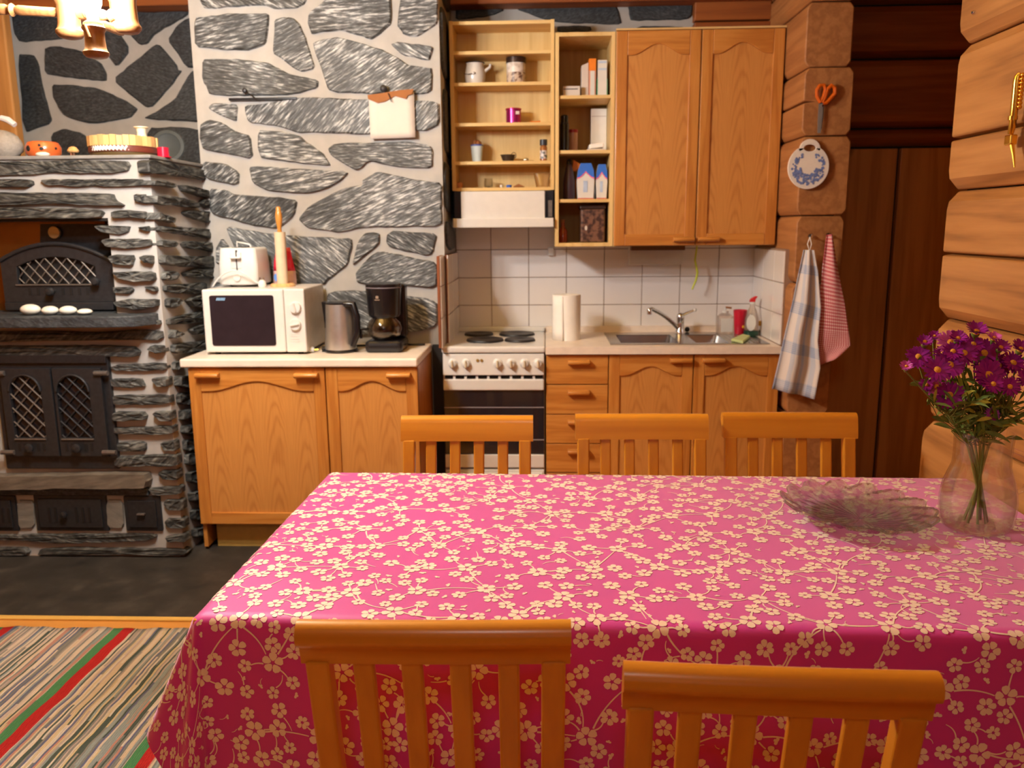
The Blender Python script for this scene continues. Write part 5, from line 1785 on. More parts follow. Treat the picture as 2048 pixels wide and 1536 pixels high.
MB().lathe((jx, ys, SZ[3]), [(19 * s3, 0), (19 * s3, .055), (0, .055)], 28).build('printed_base', tin_mat('tin_beans', C(96, 62, 48), C(206, 186, 168), 45), tn)
MB().lathe((jx, ys, SZ[3] + .055), [(19 * s3, 0), (19 * s3, .045), (0, .045)], 28).build('printed_band', tin_mat('tin_cups', C(196, 182, 172), C(228, 218, 210), 30), tn)
MB().lathe((jx, ys, SZ[3] + .1), [(20 * s3, 0), (20 * s3, .025), (18 * s3, .03), (0, .03)], 28).build('lid', plain('dark_tin_lid', C(66, 48, 40), .3, .4), tn)

jx = at(1027, 226, Y=ys).x
pt = thing('pink_tin', 'small metallic magenta tin on the middle board of the spice shelf', 'tin', (jx, ys, SZ[2]))
m_mag = plain('magenta_metal', C(176, 44, 120), .25, .7)
MB().lathe((jx, ys, SZ[2]), [(15 * s3, 0), (15 * s3, .068), (0, .068)], 26).build('tin_body', m_mag, pt)
MB().lathe((jx, ys, SZ[2] + .068), [(16 * s3, 0), (16 * s3, .008), (0, .009)], 26).build('lid', plain('crimson_metal', C(170, 34, 84), .3, .6), pt)
MB().box(jx + .012, jx + .03, ys - 15.6 * s3, ys - 10 * s3, SZ[2] + .045, SZ[2] + .06).build('label', m_paper, pt, smooth=0)
a = at(1067, 237, Y=ys)
lt = MB().tube([(a.x - .03, ys, SZ[2] + .006), (a.x - .01, ys, SZ[2] + .008), (a.x + .035, ys, SZ[2] + .009)], [.003, .0075, .0085], 10)
tag(lt.build('gas_lighter', plain('orange_plastic', C(226, 122, 34), .35)), 'flat orange lighter lying beside the magenta tin', 'lighter')

jx = at(954, 300, Y=ys).x
cpb = thing('tall_cup', 'pale blue tapered cup with dark blue rim filled with brown corks', 'cup', (jx, ys, SZ[1]))
MB().lathe((jx, ys, SZ[1]), [(9.5 * s3, 0), (13 * s3, .086), (11.5 * s3, .086), (8 * s3, .01), (0, .01)], 24).build('cup_body', plain('pale_blue_glaze', C(206, 222, 226), .3, 0, .5, .3), cpb)
MB().lathe((jx, ys, SZ[1] + .08), [(12.8 * s3, 0), (13.3 * s3, .0035), (13.1 * s3, .007)], 24, caps=False).build('blue_rim', plain('blue_rim', C(70, 92, 168), .3), cpb)
for k in range(5):
    a = k * 1.3
    MB().ball((jx + .014 * math.cos(a), ys + .012 * math.sin(a), SZ[1] + .092 + .006 * (k % 2)), .011, .011, .014, 10, 6).build('cork', m_brownp, cpb)
jx = at(1016, 312, Y=ys).x
bw = thing('dark_bowl', 'small dark metal bowl with a ring handle on the spice shelf', 'bowl', (jx, ys, SZ[1]))
MB().lathe((jx, ys, SZ[1]), [(10 * s3, 0), (15 * s3, .034), (16.5 * s3, .036), (13.5 * s3, .034), (0, .012)], 24).build('bowl_body', plain('pewter', C(84, 74, 66), .35, .7), bw)
MB().tube([(jx + 12 * s3 + .012 * math.cos(t), ys - .02, SZ[1] + .032 + .014 * math.sin(t)) for t in [2 * PI * i / 12 for i in range(13)]], .002, 6).build('ring', bpy.data.materials['pewter'], bw)
a = at(1052, 317, Y=ys - .02)
sp_ = thing('small_spoon', 'little silver spoon with white oval bowl lying on the spice shelf', 'spoon', (a.x, ys - .02, SZ[1]))
MB().ball((a.x, ys - .03, SZ[1] + .009), .015, .006, .009, 14, 8).build('spoon_bowl', m_chrome, sp_)
MB().tube([(a.x - .04, ys - .02, SZ[1] + .004), (a.x + .04, ys - .02, SZ[1] + .004)], .0035, 8).build('spoon_handle', m_steel, sp_)
jx = at(1087, 300, Y=ys).x
sj = thing('spice_jar', 'brown spice jar with black cap and colourful label at the shelf end', 'jar', (jx, ys, SZ[1]))
MB().lathe((jx, ys, SZ[1]), [(7 * s3, 0), (7.2 * s3, .07), (5.5 * s3, .08), (0, .08)], 20).build('jar_body', plain('brown_spice', C(150, 88, 44), .2, 0, .5, .5), sj)
MB().lathe((jx, ys, SZ[1] + .015), [(7.4 * s3, 0), (7.4 * s3, .04)], 20, caps=False).build('label', tin_mat('spice_label', C(40, 60, 66), C(214, 206, 210), 60), sj)
MB().lathe((jx, ys, SZ[1] + .08), [(7.6 * s3, 0), (7.6 * s3, .028), (0, .029)], 20).build('cap', plain('navy_cap', C(40, 42, 54), .4), sj)
jx = at(977, 358, Y=ys).x
gj = thing('glass_jar', 'tiny clear glass jar on the lowest board of the spice shelf', 'jar', (jx, ys, SZ[0]))
gl_ = thin_glass('jar_glass', (.93, .92, .9, 1), .02, .5)
MB().lathe((jx, ys, SZ[0]), [(8 * s3, 0), (9 * s3, .012), (9 * s3, .036), (8 * s3, .042), (8.6 * s3, .05), (7.6 * s3, .05), (8 * s3, .012), (0, .004)], 22).build('jar_body', gl_, gj)
a = at(957, 372, Y=ys)
tag(MB().lathe((a.x, ys, SZ[0]), [(.016, 0), (.024, .005), (.02, .004), (0, .003)], 20).build('saucer', m_iron), 'small dark dish left of the tiny glass jar', 'dish')
a = at(1003, 370, Y=ys - .04)
tag(MB().ball((a.x, ys - .05, SZ[0] + .008), .008).build('white_bead', m_whitep), 'little white ball at the front of the lowest spice board', 'ball')
a = at(1018, 369, Y=ys - .03)
tag(MB().lathe((a.x, ys - .03, SZ[0]), [(.013, 0), (.014, .012), (.011, .015), (0, .015)], 18).build('blue_cap', plain('blue_cap', C(52, 96, 190), .35)), 'small blue bottle cap on the lowest spice board', 'cap')
a = at(1037, 369, Y=ys)
tag(MB().tube([(a.x - .025, ys - .02, SZ[0] + .004), (a.x, ys - .015, SZ[0] + .012), (a.x + .03, ys - .02, SZ[0] + .005)], [.004, .009, .003], 8).build('brown_wrapper', m_brownp), 'crumpled brown wrapper beside the blue cap', 'wrapper')
jx = at(1084, 358, Y=ys).x
g_ = []
for i in range(7):
    t = i / 6
    g_.append([(jx + (.030 + .012 * t) * math.cos(a) , ys + (.03 - .018 * t) * math.sin(a), SZ[0] + .002 + .07 * t + .004 * math.sin(3 * a) * t) for a in [2 * PI * k / 16 for k in range(16)]])
tag(MB().sheet(g_, close=True).build('clear_pouch', thin_glass('pouch_film', (.86, .74, .62, 1), .12, .35)), 'crinkled clear pouch at the right end of the lowest spice board', 'pouch')
a = at(918, 363, Y=ys)
tag(MB().box(a.x - .016, a.x + .018, ys - .03, ys + .03, SZ[0], SZ[0] + .03).build('wooden_block', m_oak, smooth=0, bevel=.002), 'small wooden block at the left end of the lowest spice board', 'block')

# open cabinet contents, OZ = floor tops from the bottom
def yo(k):
    return 4.20 + k


def carton(name, label, cat, px0, px1, z0, py_top, Y, depth, mats, tilt=0):
    x0, x1 = at(px0, py_top, Y=Y).x, at(px1, py_top, Y=Y).x
    z1 = at((px0 + px1) / 2, py_top, Y=Y).z
    t = thing(name, label, cat, ((x0 + x1) / 2, Y + depth / 2, z0))
    return t, x0, x1, z1


m_grn = plain('green_card', C(60, 140, 100), .5)
m_bl = plain('soft_blue_print', C(176, 194, 222), .5)
m_orc = plain('orange_card', C(238, 130, 24), .5)
m_pinkc = plain('salmon_card', C(214, 150, 124), .5)
t, x0, x1, z1 = carton('paper_box', 'low white box with grey stripe on the top shelf of the open cabinet', 'box', 1126, 1160, OZ[3], 172, 4.2, .1, None)
MB().box(x0, x1, 4.2, 4.3, OZ[3], z1).build('box_body', m_paper, t, smooth=0, bevel=.001)
MB().box(x0 + .002, x1 - .01, 4.199, 4.2, z1 - .016, z1 - .012).build('stripe', m_iron, t, smooth=0)
t, x0, x1, z1 = carton('white_carton', 'plain white carton left of the orange packet on the top shelf', 'box', 1163, 1177, OZ[3], 125, 4.24, .1, None)
MB().prism([(x0, 4.24, OZ[3]), (x1, 4.24, OZ[3]), (x1, 4.24, z1), (x0, 4.24, z1 - .014)], (0, .1, 0)).build('box_body', m_paper, t, smooth=0, bevel=.001)
t, x0, x1, z1 = carton('orange_packet', 'orange-topped packet with white lower half on the top shelf', 'box', 1178, 1192, OZ[3], 117, 4.23, .11, None)
zm = at(1185, 141, Y=4.23).z
MB().box(x0, x1, 4.23, 4.34, OZ[3], zm).build('lower_part', m_pinkc, t, smooth=0)
MB().box(x0, x1, 4.23, 4.34, zm, z1).build('upper_part', m_orc, t, smooth=0)
MB().box(x0 + .007, x1 - .006, 4.2285, 4.23, OZ[3] + .01, zm - .002).build('white_panel', m_whitep, t, smooth=0)
t, x0, x1, z1 = carton('striped_carton', 'tall white carton with green base and blue stripes on the top shelf', 'box', 1196, 1214, OZ[3], 120, 4.22, .1, None)
zm = at(1205, 158, Y=4.22).z
MB().box(x0, x1, 4.22, 4.32, zm, z1).build('upper_part', m_whitep, t, smooth=0)
MB().box(x0 - .004, x1 + .004, 4.216, 4.324, OZ[3], zm).build('green_sleeve', m_grn, t, smooth=0)
MB().box(x0, x1, 4.2145, 4.216, OZ[3] + .004, zm).build('white_panel', m_whitep, t, smooth=0)
for py_ in (124, 138):
    z = at(1205, py_, Y=4.22).z
    MB().box(x0 + .003, x1 - .002, 4.2188, 4.22, z - .005, z + .004).build('blue_stripe', m_bl, t, smooth=0)
# second shelf
t, x0, x1, z1 = carton('black_flask', 'tall black flask at the left of the second shelf in the open cabinet', 'flask', 1120, 1138, OZ[2], 228, 4.22, .1, None)
r_ = (x1 - x0) / 2
MB().lathe(((x0 + x1) / 2, 4.25, OZ[2]), [(r_, 0), (r_, (z1 - OZ[2]) * .72), (r_ * .85, (z1 - OZ[2]) * .78), (r_ * .85, z1 - OZ[2] - .006), (r_ * .5, z1 - OZ[2]), (0, z1 - OZ[2])], 22).build('flask_body', m_black, t)
MB().lathe(((x0 + x1) / 2, 4.25, OZ[2] + (z1 - OZ[2]) * .74), [(r_ * .96, 0), (r_ * .98, .004), (r_ * .96, .008)], 22, caps=False).build('ring', m_iron, t)
a = at(1146, 262, Y=4.34)
jr = thing('red_lid_jar', 'clear jar with red lid behind the black flask', 'jar', (a.x, 4.34, OZ[2]))
MB().lathe((a.x, 4.34, OZ[2]), [(.022, 0), (.024, .01), (.024, .1), (0, .1)], 20).build('jar_body', plain('rosy_powder', C(186, 140, 116), .3, 0, .5, .3), jr)
MB().lathe((a.x, 4.34, OZ[2] + .1), [(.025, 0), (.025, .016), (0, .017)], 20).build('lid', plain('dark_red_lid', C(150, 24, 30), .35), jr)
t, x0, x1, z1 = carton('napkin_box', 'white upright paper pack at the back of the second shelf', 'box', 1182, 1214, OZ[2], 217, 4.38, .05, None)
MB().box(x0, x1, 4.38, 4.43, OZ[2], z1).build('pack', m_papert, t, smooth=0, bevel=.003)
MB().box(x0 + .004, x1 - .004, 4.3795, 4.38, z1 - .04, z1 - .036).build('fold_line', m_paper, t, smooth=0)
a = at(1190, 285, Y=4.22)
nk = thing('folded_napkins', 'folded white napkins lying in front of the white paper pack', 'napkins', (a.x, 4.25, OZ[2]))
MB().box(a.x - .04, a.x + .045, 4.19, 4.32, OZ[2], OZ[2] + .008).build('lower_napkin', m_paper, nk, smooth=0, bevel=.002)
m = MB().box(-.032, .04, -.05, .06, 0, .022)
rt_ = Matrix.Translation((a.x + .004, 4.25, OZ[2] + .012)) @ Matrix.Rotation(R(-6), 4, 'Y')
m.v = [rt_ @ v for v in m.v]
m.build('upper_napkin', m_papert, nk, smooth=0, bevel=.005)
# third shelf
c = at(1138, 390, Y=4.25)
bt = thing('dark_bottle', 'dark ribbed plastic bottle on the third shelf of the open cabinet', 'bottle', (c.x, 4.25, OZ[1]))
hh = at(1138, 318, Y=4.25).z - OZ[1]
MB().lathe((c.x, 4.25, OZ[1]), [(.028, 0), (.03, .01), (.029, hh * .45), (.02, hh * .72), (.013, hh * .85), (.012, hh * .87), (0, hh * .87)], 24).build('bottle_body', plain('aubergine_plastic', C(66, 46, 58), .35), bt)
MB().lathe((c.x, 4.25, OZ[1] + hh * .87), [(.014, 0), (.012, hh * .1), (.006, hh * .13), (0, hh * .13)], 16).build('cap', m_black, bt)
a = at(1151, 330, Y=4.30)
br = thing('pastry_brush', 'orange-headed brush with thin orange handle standing behind the cartons', 'brush', (a.x, 4.3, OZ[1]))
MB().tube([(a.x + .002, 4.3, OZ[1]), (a.x + .001, 4.3, OZ[1] + .1)], .005, 8).build('handle', m_orc, br)
MB().prism([(a.x - .018, 4.29, a.z - .028), (a.x + .004, 4.29, a.z - .034), (a.x + .03, 4.29, a.z + .0), (a.x - .012, 4.29, a.z + .028)], (0, .02, 0)).build('head', m_orc, br, smooth=0, bevel=.003)
for lab, xa, xb, yt in (('white carton with blue wavy top in the middle of the third shelf', 1154, 1189, 327), ('narrow white and blue carton against the right side of the third shelf', 1192, 1215, 329)):
    x0, x1 = at(xa, 360, Y=4.2).x, at(xb, 360, Y=4.2).x
    z1 = at((xa + xb) / 2, yt, Y=4.2).z
    h = z1 - OZ[1]
    ml_ = thing('milk_carton', lab, 'carton', ((x0 + x1) / 2, 4.24, OZ[1]), 0, 'blue and white cartons')
    w = x1 - x0
    MB().prism([(x0 + .004, 4.2, OZ[1] + .004), (x1 - .004, 4.2, OZ[1] + .004), (x1, 4.2, OZ[1] + h * .5), (x1 - w * .06, 4.2, OZ[1] + h * .8), (x1 - w * .2, 4.2, z1), (x0 + w * .2, 4.2, z1), (x0 + w * .06, 4.2, OZ[1] + h * .8), (x0, 4.2, OZ[1] + h * .5)], (0, .08, 0)).build('carton_body', m_whitep, ml_, smooth=0, bevel=.002)
    wv_ = [(x0 + w * q, OZ[1] + h * zq) for q, zq in ((.01, .60), (.2, .64), (.42, .74), (.5, .79), (.58, .74), (.8, .64), (.99, .60))]
    top = [(x1 - w * .05, OZ[1] + h * .8), (x1 - w * .2, z1 + .001), (x0 + w * .2, z1 + .001), (x0 + w * .05, OZ[1] + h * .8)]
    MB().prism([(x, 4.1995, z) for x, z in wv_ + top], (0, -.001, 0)).build('blue_top', plain('carton_blue', C(52, 112, 214), .4) if xa == 1154 else bpy.data.materials['carton_blue'], ml_, smooth=0)
    MB().prism([(x, 4.1985, z) for x, z in wv_] + [(x, 4.1985, z - .006) for x, z in reversed(wv_)], (0, -.0008, 0)).build('pink_line', plain('carton_pink', C(236, 110, 150), .4) if xa == 1154 else bpy.data.materials['carton_pink'], ml_, smooth=0)
    MB().box(x0 + .004, x1 - .004, 4.1985, 4.2, OZ[1], OZ[1] + .006).build('red_foot', plain('carton_red', C(200, 90, 76), .5) if xa == 1154 else bpy.data.materials['carton_red'], ml_, smooth=0)
    MB().box(x0 + w * .36, x0 + w * .6, 4.1985, 4.2, OZ[1] + h * .2, OZ[1] + h * .52).build('blue_mark', m_bl, ml_, smooth=0)
a = at(1190, 334, Y=4.33)
tag(MB().lathe((a.x, 4.33, OZ[1]), [(.014, 0), (.015, .02), (.012, .115), (.008, .12), (0, .12)], 16).build('pepper_mill', m_steel), 'slim grey metal pot between the two blue cartons', 'pot')
# lowest compartment
x0, x1 = at(1161, 440, Y=4.22).x, at(1210, 440, Y=4.22).x
z1 = at(1185, 410, Y=4.22).z
cn = thing('storage_tin', 'large dark brown patterned storage tin in the lowest compartment', 'tin', ((x0 + x1) / 2, 4.3, OZ[0]))
MB().box(x0, x1, 4.22, 4.34, OZ[0], z1 - .018).build('tin_body', tin_mat('brown_lettering_tin', C(62, 38, 32), C(120, 84, 66), 38), cn, smooth=0, bevel=.01, seg=3)
MB().box(x0 - .004, x1 + .004, 4.216, 4.344, z1 - .02, z1).build('lid', plain('umber_lid', C(58, 36, 26), .4), cn, smooth=0, bevel=.006)
a = at(1172, 456, Y=4.218)
MB().lathe((a.x, 4.219, a.z), [(.008, 0), (.008, .002), (0, .002)], 14, (0, -1, 0), .8, 1.5).build('pale_spot', m_paper, cn)
a = at(1126, 440, Y=4.25)
am = thing('amber_bottle', 'small amber bottle at the left of the lowest compartment', 'bottle', (a.x, 4.26, OZ[0]))
MB().lathe((a.x, 4.26, OZ[0]), [(.022, 0), (.023, .008), (.023, .06), (.009, .078), (.009, .1), (0, .1)], 20).build('bottle_body', plain('amber_glass', C(156, 62, 16), .1, 0, .5, .6), am)
MB().lathe((a.x, 4.26, OZ[0] + .1), [(.0105, 0), (.0105, .014), (0, .015)], 16).build('cap', m_brownp, am)

# ================================================================== by the sink
a = at(1133, 680, Z=.9)
Yp = 4.17
px0 = at(1133, 640, Y=Yp).x
s_ = px_m(Yp, 640)
pr_ = thing('kitchen_roll', 'white kitchen paper roll standing on the worktop beside the cooker', 'paper roll', (px0, Yp, .9))
hR = (679 - 590) * s_
MB().lathe((px0, Yp, .9), [(28 * s_, 0), (28 * s_, hR), (8 * s_, hR), (8 * s_, hR - .03), (0, hR - .03)], 36).build('roll', m_papert, pr_)
g_ = [[(px0 - 28.3 * s_ * math.cos(t), Yp - 28.3 * s_ * math.sin(t) - .012 * max(0, (t - .6)) * (1 - z), .9 + z * hR) for t in [.1 + .15 * k for k in range(9)]] for z in (0.0, .25, .5, .75, .98)]
MB().sheet(g_).build('loose_sheet', m_papert, pr_, solid=.0012)

Yb = 4.36
def zpx(py_, Y):
    return at(1480, py_, Y=Y).z
s_ = px_m(Yb, 640)
c = at(1450, 640, Y=Yb)
sb_ = thing('soap_bottle', 'clear pump soap bottle with white label beside the red cup', 'bottle', (c.x, Yb, .905))
clr = thin_glass('bottle_plastic', (.93, .9, .88, 1), .05, .55)
MB().lathe((c.x, Yb, .905), [(16 * s_, 0), (17 * s_, .01), (17 * s_, .085), (10 * s_, .1), (6 * s_, .106), (0, .106)], 24).build('bottle_body', clr, sb_)
MB().box(c.x - 11 * s_, c.x + 12 * s_, Yb - 18.5 * s_, Yb - 17.2 * s_, .915, .985).build('label', m_whitep, sb_, smooth=0, bevel=.001)
MB().lathe((c.x, Yb, 1.011), [(6 * s_, 0), (6 * s_, .012), (2 * s_, .014), (2 * s_, .03), (0, .03)], 16).build('pump', m_whitep, sb_)
MB().tube([(c.x, Yb, 1.04), (c.x + .03, Yb - .01, 1.037)], .005, 8).build('nozzle', m_brownp, sb_)
c = at(1480, 640, Y=Yb - .04)
rc = thing('red_cup', 'bright red tumbler between soap bottle and spray bottle', 'cup', (c.x, Yb - .04, .905))
MB().lathe((c.x, Yb - .04, .905), [(10 * s_, 0), (13.5 * s_, .125), (12.5 * s_, .125), (9 * s_, .01), (0, .01)], 24).build('tumbler', plain('red_tumbler', C(196, 14, 48), .3, 0, .5, .3), rc)
MB().ball((c.x + .012, Yb - .04 - .031, .945), .008, .003, .008).build('yellow_dot', plain('yellow_dot', C(230, 168, 40), .5), rc)
Ysp = Yb - .09
s_ = px_m(Ysp, 640)
c = at(1503, 650, Y=Ysp)
sp2 = thing('spray_bottle', 'clear spray bottle with red trigger head and green base by the tiled corner', 'bottle', (c.x, Ysp, .905))
hB = zpx(598, Ysp) - .905
MB().lathe((c.x, Ysp, .905), [(13 * s_, 0), (14 * s_, .008), (13.5 * s_, hB * .45), (9 * s_, hB * .68), (5 * s_, hB * .78), (5 * s_, hB * .88), (0, hB * .88)], 24).build('bottle_body', clr, sp2)
MB().lathe((c.x, Ysp, .905), [(13.4 * s_, -.001), (14.6 * s_, .008), (14.4 * s_, hB * .12)], 24, caps=False).build('green_base', plain('bottle_green', C(24, 66, 52), .3), sp2)
MB().lathe((c.x - .004, Ysp - .006, .905 + hB * .36), [(9 * s_, 12 * s_), (9 * s_, 13.2 * s_), (0, 13.4 * s_)], 22, (-.25, -1, 0), 1.0, 1.75).build('label', m_whitep, sp2)
MB().lathe((c.x, Ysp, .905 + hB * .86), [(5.5 * s_, 0), (5.5 * s_, hB * .06), (0, hB * .06)], 16).build('collar', m_whitep, sp2)
MB().prism([(c.x - .016, Ysp - .01, .905 + hB * .92), (c.x + .012, Ysp - .01, .905 + hB * .92), (c.x + .014, Ysp - .01, .905 + hB * 1.0), (c.x + .024, Ysp - .01, .905 + hB * 1.07), (c.x + .012, Ysp - .01, .905 + hB * 1.08), (c.x - .012, Ysp - .01, .905 + hB * 1.0)], (0, .02, 0)).build('trigger_head', plain('red_trigger', C(206, 36, 44), .35), sp2, smooth=0, bevel=.002)
c = at(1527, 665, Y=Yb - .06)
dbr = thing('dish_brush', 'dark green bristle brush with yellow sponge in the corner behind the spray bottle', 'brush', (c.x, Yb - .06, .905))
m_dg = plain('dark_green_bristle', C(52, 62, 30), .9)
rr = random.Random(9)
MB().lathe((c.x, Yb - .06, .905), [(.022, 0), (.024, .02), (.018, .03), (0, .03)], 16).build('holder', m_dg, dbr)
m = MB()
for k in range(40):
    a_ = rr.uniform(0, 6.28)
    q_ = rr.uniform(.004, .022)
    m.tube([(c.x + q_ * .6 * math.cos(a_), Yb - .06 + q_ * .6 * math.sin(a_), .93), (c.x + q_ * 1.2 * math.cos(a_), Yb - .06 + q_ * 1.2 * math.sin(a_), .965)], .0016, 4)
bo = m.build('bristles', m_dg, dbr)
bo['kind'] = 'stuff'
MB().tube([(c.x + .02, Yb - .05, .93), (c.x + .026, Yb - .045, 1.06)], .004, 8).build('handle', thin_glass('clear_handle', (.85, .88, .7, 1), .05, .5), dbr)
MB().box(c.x - .03, c.x - .006, Yb - .08, Yb - .05, .95, .975).build('sponge', plain('yellow_sponge', C(214, 164, 60), .95), dbr, smooth=0, bevel=.004)
c = at(1374, 667, Y=4.40)
tag(MB().ball((c.x, 4.40, .919), .014, .012, .014).build('sink_plug', m_black), 'round black sink plug beside the tap', 'plug')
c = at(1470, 680, Y=4.1)
ct = MB().prism([at(1462, 683, Z=.905), at(1486, 688, Z=.905), at(1500, 676, Z=.905), at(1484, 673, Z=.905)], (0, 0, .014))
tag(ct.build('scouring_cloth', plain('pale_green_cloth', C(196, 206, 142), .95), smooth=0, bevel=.004), 'pale green folded cloth lying on the drainer', 'cloth')
# ================================================================== on the log partition
YP = SY - .014
# scissors
sc_ = thing('scissors', 'orange-handled scissors hanging on the log partition', 'scissors', at(1640, 265, Y=YP))
m_orh = plain('orange_handle', C(214, 96, 16), .35, 0, .5, .2)
def ring(pts, w, name, mat, par):
    k = len(pts)
    m = MB().tube([Vector(p) for p in pts] + [Vector(pts[0])], w, 8, False)
    return m.build(name, mat, par)


def pp(x, y, Y=YP - .01):
    return at(x, y, Y=Y)


ring([pp(x, y) for x, y in ((1641, 205), (1634, 192), (1634, 180), (1640, 171), (1648, 170), (1651, 178), (1648, 192))], .0085, 'handle', m_orh, sc_)
ring([pp(x, y) for x, y in ((1645, 206), (1650, 194), (1655, 178), (1663, 171), (1670, 176), (1670, 187), (1660, 198), (1652, 206))], .009, 'handle', m_orh, sc_)
m_blade = plain('scissor_steel', C(168, 160, 154), .35, .5)
MB().prism([pp(1638, 204), pp(1646, 206), pp(1645, 235), pp(1641, 266), pp(1635, 266), pp(1636, 235)], (0, .003, 0)).build('blade', m_blade, sc_, smooth=0)
MB().prism([pp(1640, 204, YP - .006), pp(1649, 207, YP - .006), pp(1647, 232, YP - .006), pp(1643, 262, YP - .006)], (0, .003, 0)).build('blade', m_blade, sc_, smooth=0)
c = pp(1643, 212)
MB().lathe((c.x, YP - .014, c.z), [(.004, 0), (.004, .004), (0, .005)], 10, (0, -1, 0)).build('pivot', m_chrome, sc_)
# round board with blue flowers
cb_ = thing('cutting_board', 'round white board with blue flowers and looped handle hanging on logs', 'board', at(1618, 376, Y=YP))
m_brd = plain('white_board', C(240, 228, 214), .35, 0, .5, .2, .02)
cc = at(1617, 334, Y=YP - .012)
s_ = px_m(YP, 330)
outl = []
Rr = 40 * s_
hc = at(1620, 299, Y=YP - .012)
for k in range(41):
    t = R(58) - R(296) * k / 40
    outl.append((cc.x + Rr * math.cos(t), cc.z + Rr * 1.06 * math.sin(t)))
neck = [(hc.x - 20 * s_, hc.z - 4 * s_)]
for k in range(13):
    t = PI - PI * k / 12
    neck.append((hc.x + 20.5 * s_ * math.cos(t), hc.z + 20 * s_ * math.sin(t)))
neck.append((hc.x + 20 * s_, hc.z - 4 * s_))
full = outl + neck
nf = len(full)
# board = outline strip joined to the oval hand hole by a fan from matched points
hole = []
for (x, z) in full:
    a_ = math.atan2(z - (hc.z + 3 * s_), x - hc.x)
    hole.append((hc.x + 11.5 * s_ * math.cos(a_), hc.z + 3 * s_ + 6.5 * s_ * math.sin(a_)))
framed(full, hole, YP - .012, .009).build('board_plate', m_brd, cb_, smooth=0, bevel=.0015, seg=1)
# printed flowers in a wreath
rr = random.Random(5)
m_blu = plain('cobalt_print', C(120, 138, 188), .4, 0, .5, .2, .25, 90)
pm = MB()
for k in range(230):
    t = R(rr.uniform(118, 422))
    q = rr.uniform(.34, .80)
    low = math.sin(t) < -.1
    if not low and q < .58:
        continue
    x, z = cc.x + Rr * q * math.cos(t), cc.z - .003 + Rr * 1.02 * q * math.sin(t)
    if not low and abs(x - cc.x) < Rr * .3:
        continue
    r0 = rr.uniform(.0035, .006)
    a0 = rr.uniform(0, 6)
    for p in range(5):
        aa = a0 + p * 2 * PI / 5
        hq = rr.uniform(.0005, .0016)
        pm.lathe((x + r0 * .6 * math.cos(aa), YP - .0122, z + r0 * .6 * math.sin(aa)), [(r0 * .48, 0), (r0 * .48, hq), (0, hq)], 6, (0, -1, 0))
po = pm.build('flower_print', m_blu, cb_)
po['kind'] = 'stuff'

# hooks
for lab, px_, py_ in (('steel wall hook holding the blue-striped towel', 1620, 472), ('steel wall hook holding the red checked towel', 1656, 470)):
    p = at(px_, py_, Y=YP)
    hk = thing('wall_hook', lab, 'hook', p, 0, 'towel hooks on the log partition')
    MB().lathe((p.x, SY - .012, p.z), [(.009, 0), (.009, .004), (0, .005)], 12, (0, -1, 0)).build('back_plate', m_steel, hk)
    MB().tube([(p.x, SY - .014, p.z), (p.x, SY - .035, p.z - .004), (p.x, SY - .042, p.z + .008)], .003, 8).build('hook_arm', m_chrome, hk)


def plaid_mat(name, base, c1, c2, mode):
    m, nt, b = newmat(name)
    uv = N(nt, 'ShaderNodeUVMap', uv_map='UVMap')
    sp = N(nt, 'ShaderNodeSeparateXYZ')
    nt.links.new(uv.outputs[0], sp.inputs[0])

    def stripes(o, freq, duty, ph=0):
        fr = math_node(nt, 'FRACT', math_node(nt, 'ADD', math_node(nt, 'MULTIPLY', o, freq), ph))
        return math_node(nt, 'LESS_THAN', fr, duty)
    if mode == 'gingham':
        f = math_node(nt, 'MULTIPLY', math_node(nt, 'ADD', stripes(sp.outputs[0], 90, .5), stripes(sp.outputs[1], 90, .5)), .5)
    else:
        fine_u = math_node(nt, 'MULTIPLY', stripes(sp.outputs[0], 8.5, .34, .1), math_node(nt, 'ADD', math_node(nt, 'MULTIPLY', stripes(sp.outputs[0], 130, .6), .6), .35))
        fine_v = math_node(nt, 'MULTIPLY', stripes(sp.outputs[1], 6.2, .30, .45), math_node(nt, 'ADD', math_node(nt, 'MULTIPLY', stripes(sp.outputs[1], 130, .6), .6), .35))
        f = math_node(nt, 'MULTIPLY', math_node(nt, 'ADD', fine_u, fine_v), .62)
    nt.links.new(ramp(nt, f, [(0, base), (.5, c1), (1, c2)]), b.inputs['Base Color'])
    b.inputs['Roughness'].default_value = .9
    b.inputs['Specular IOR Level'].default_value = .15
    return m


def towel(name, label, rows, mat, waves, depth, ncol=22, uvw=.4, uvh=.6, skew=0.0):
    """rows: (y_px left, x_left, x_right) outlines; waves: folds; hangs at the partition end"""
    g_, uvs = [], []
    n = len(rows)
    for i, (ly, lx, ry, rx) in enumerate(rows):
        t = i / (n - 1)
        a_, b_ = at(lx, ly, Y=SY - .05), at(rx, ry, Y=SY - .05)
        row = []
        for j in range(ncol):
            s = j / (ncol - 1)
            p = a_ + (b_ - a_) * s
            p.y += depth * (.35 + .65 * t) * math.sin(s * PI * waves + .6) * (1 if waves else 0) + .006 * math.sin(4 * t + 7 * s)
            row.append(p)
            uvs.append((s * uvw + skew * t, t * uvh))
        g_.append(row)
    m = MB().sheet(g_)
    o = m.build(name, mat, smooth=180, solid=.003)
    ul_ = o.data.uv_layers.new(name='UVMap')
    for lp_ in o.data.loops:
        ul_.data[lp_.index].uv = uvs[lp_.vertex_index]
    return tag(o, label, 'towel', 'towels hanging on the log partition')


def interp(keys, n=26):
    out = []
    for i in range(n):
        t = i / (n - 1) * (len(keys) - 1)
        k = min(int(t), len(keys) - 2)
        f = t - k
        out.append(tuple(keys[k][q] + (keys[k + 1][q] - keys[k][q]) * f for q in range(4)))
    return out


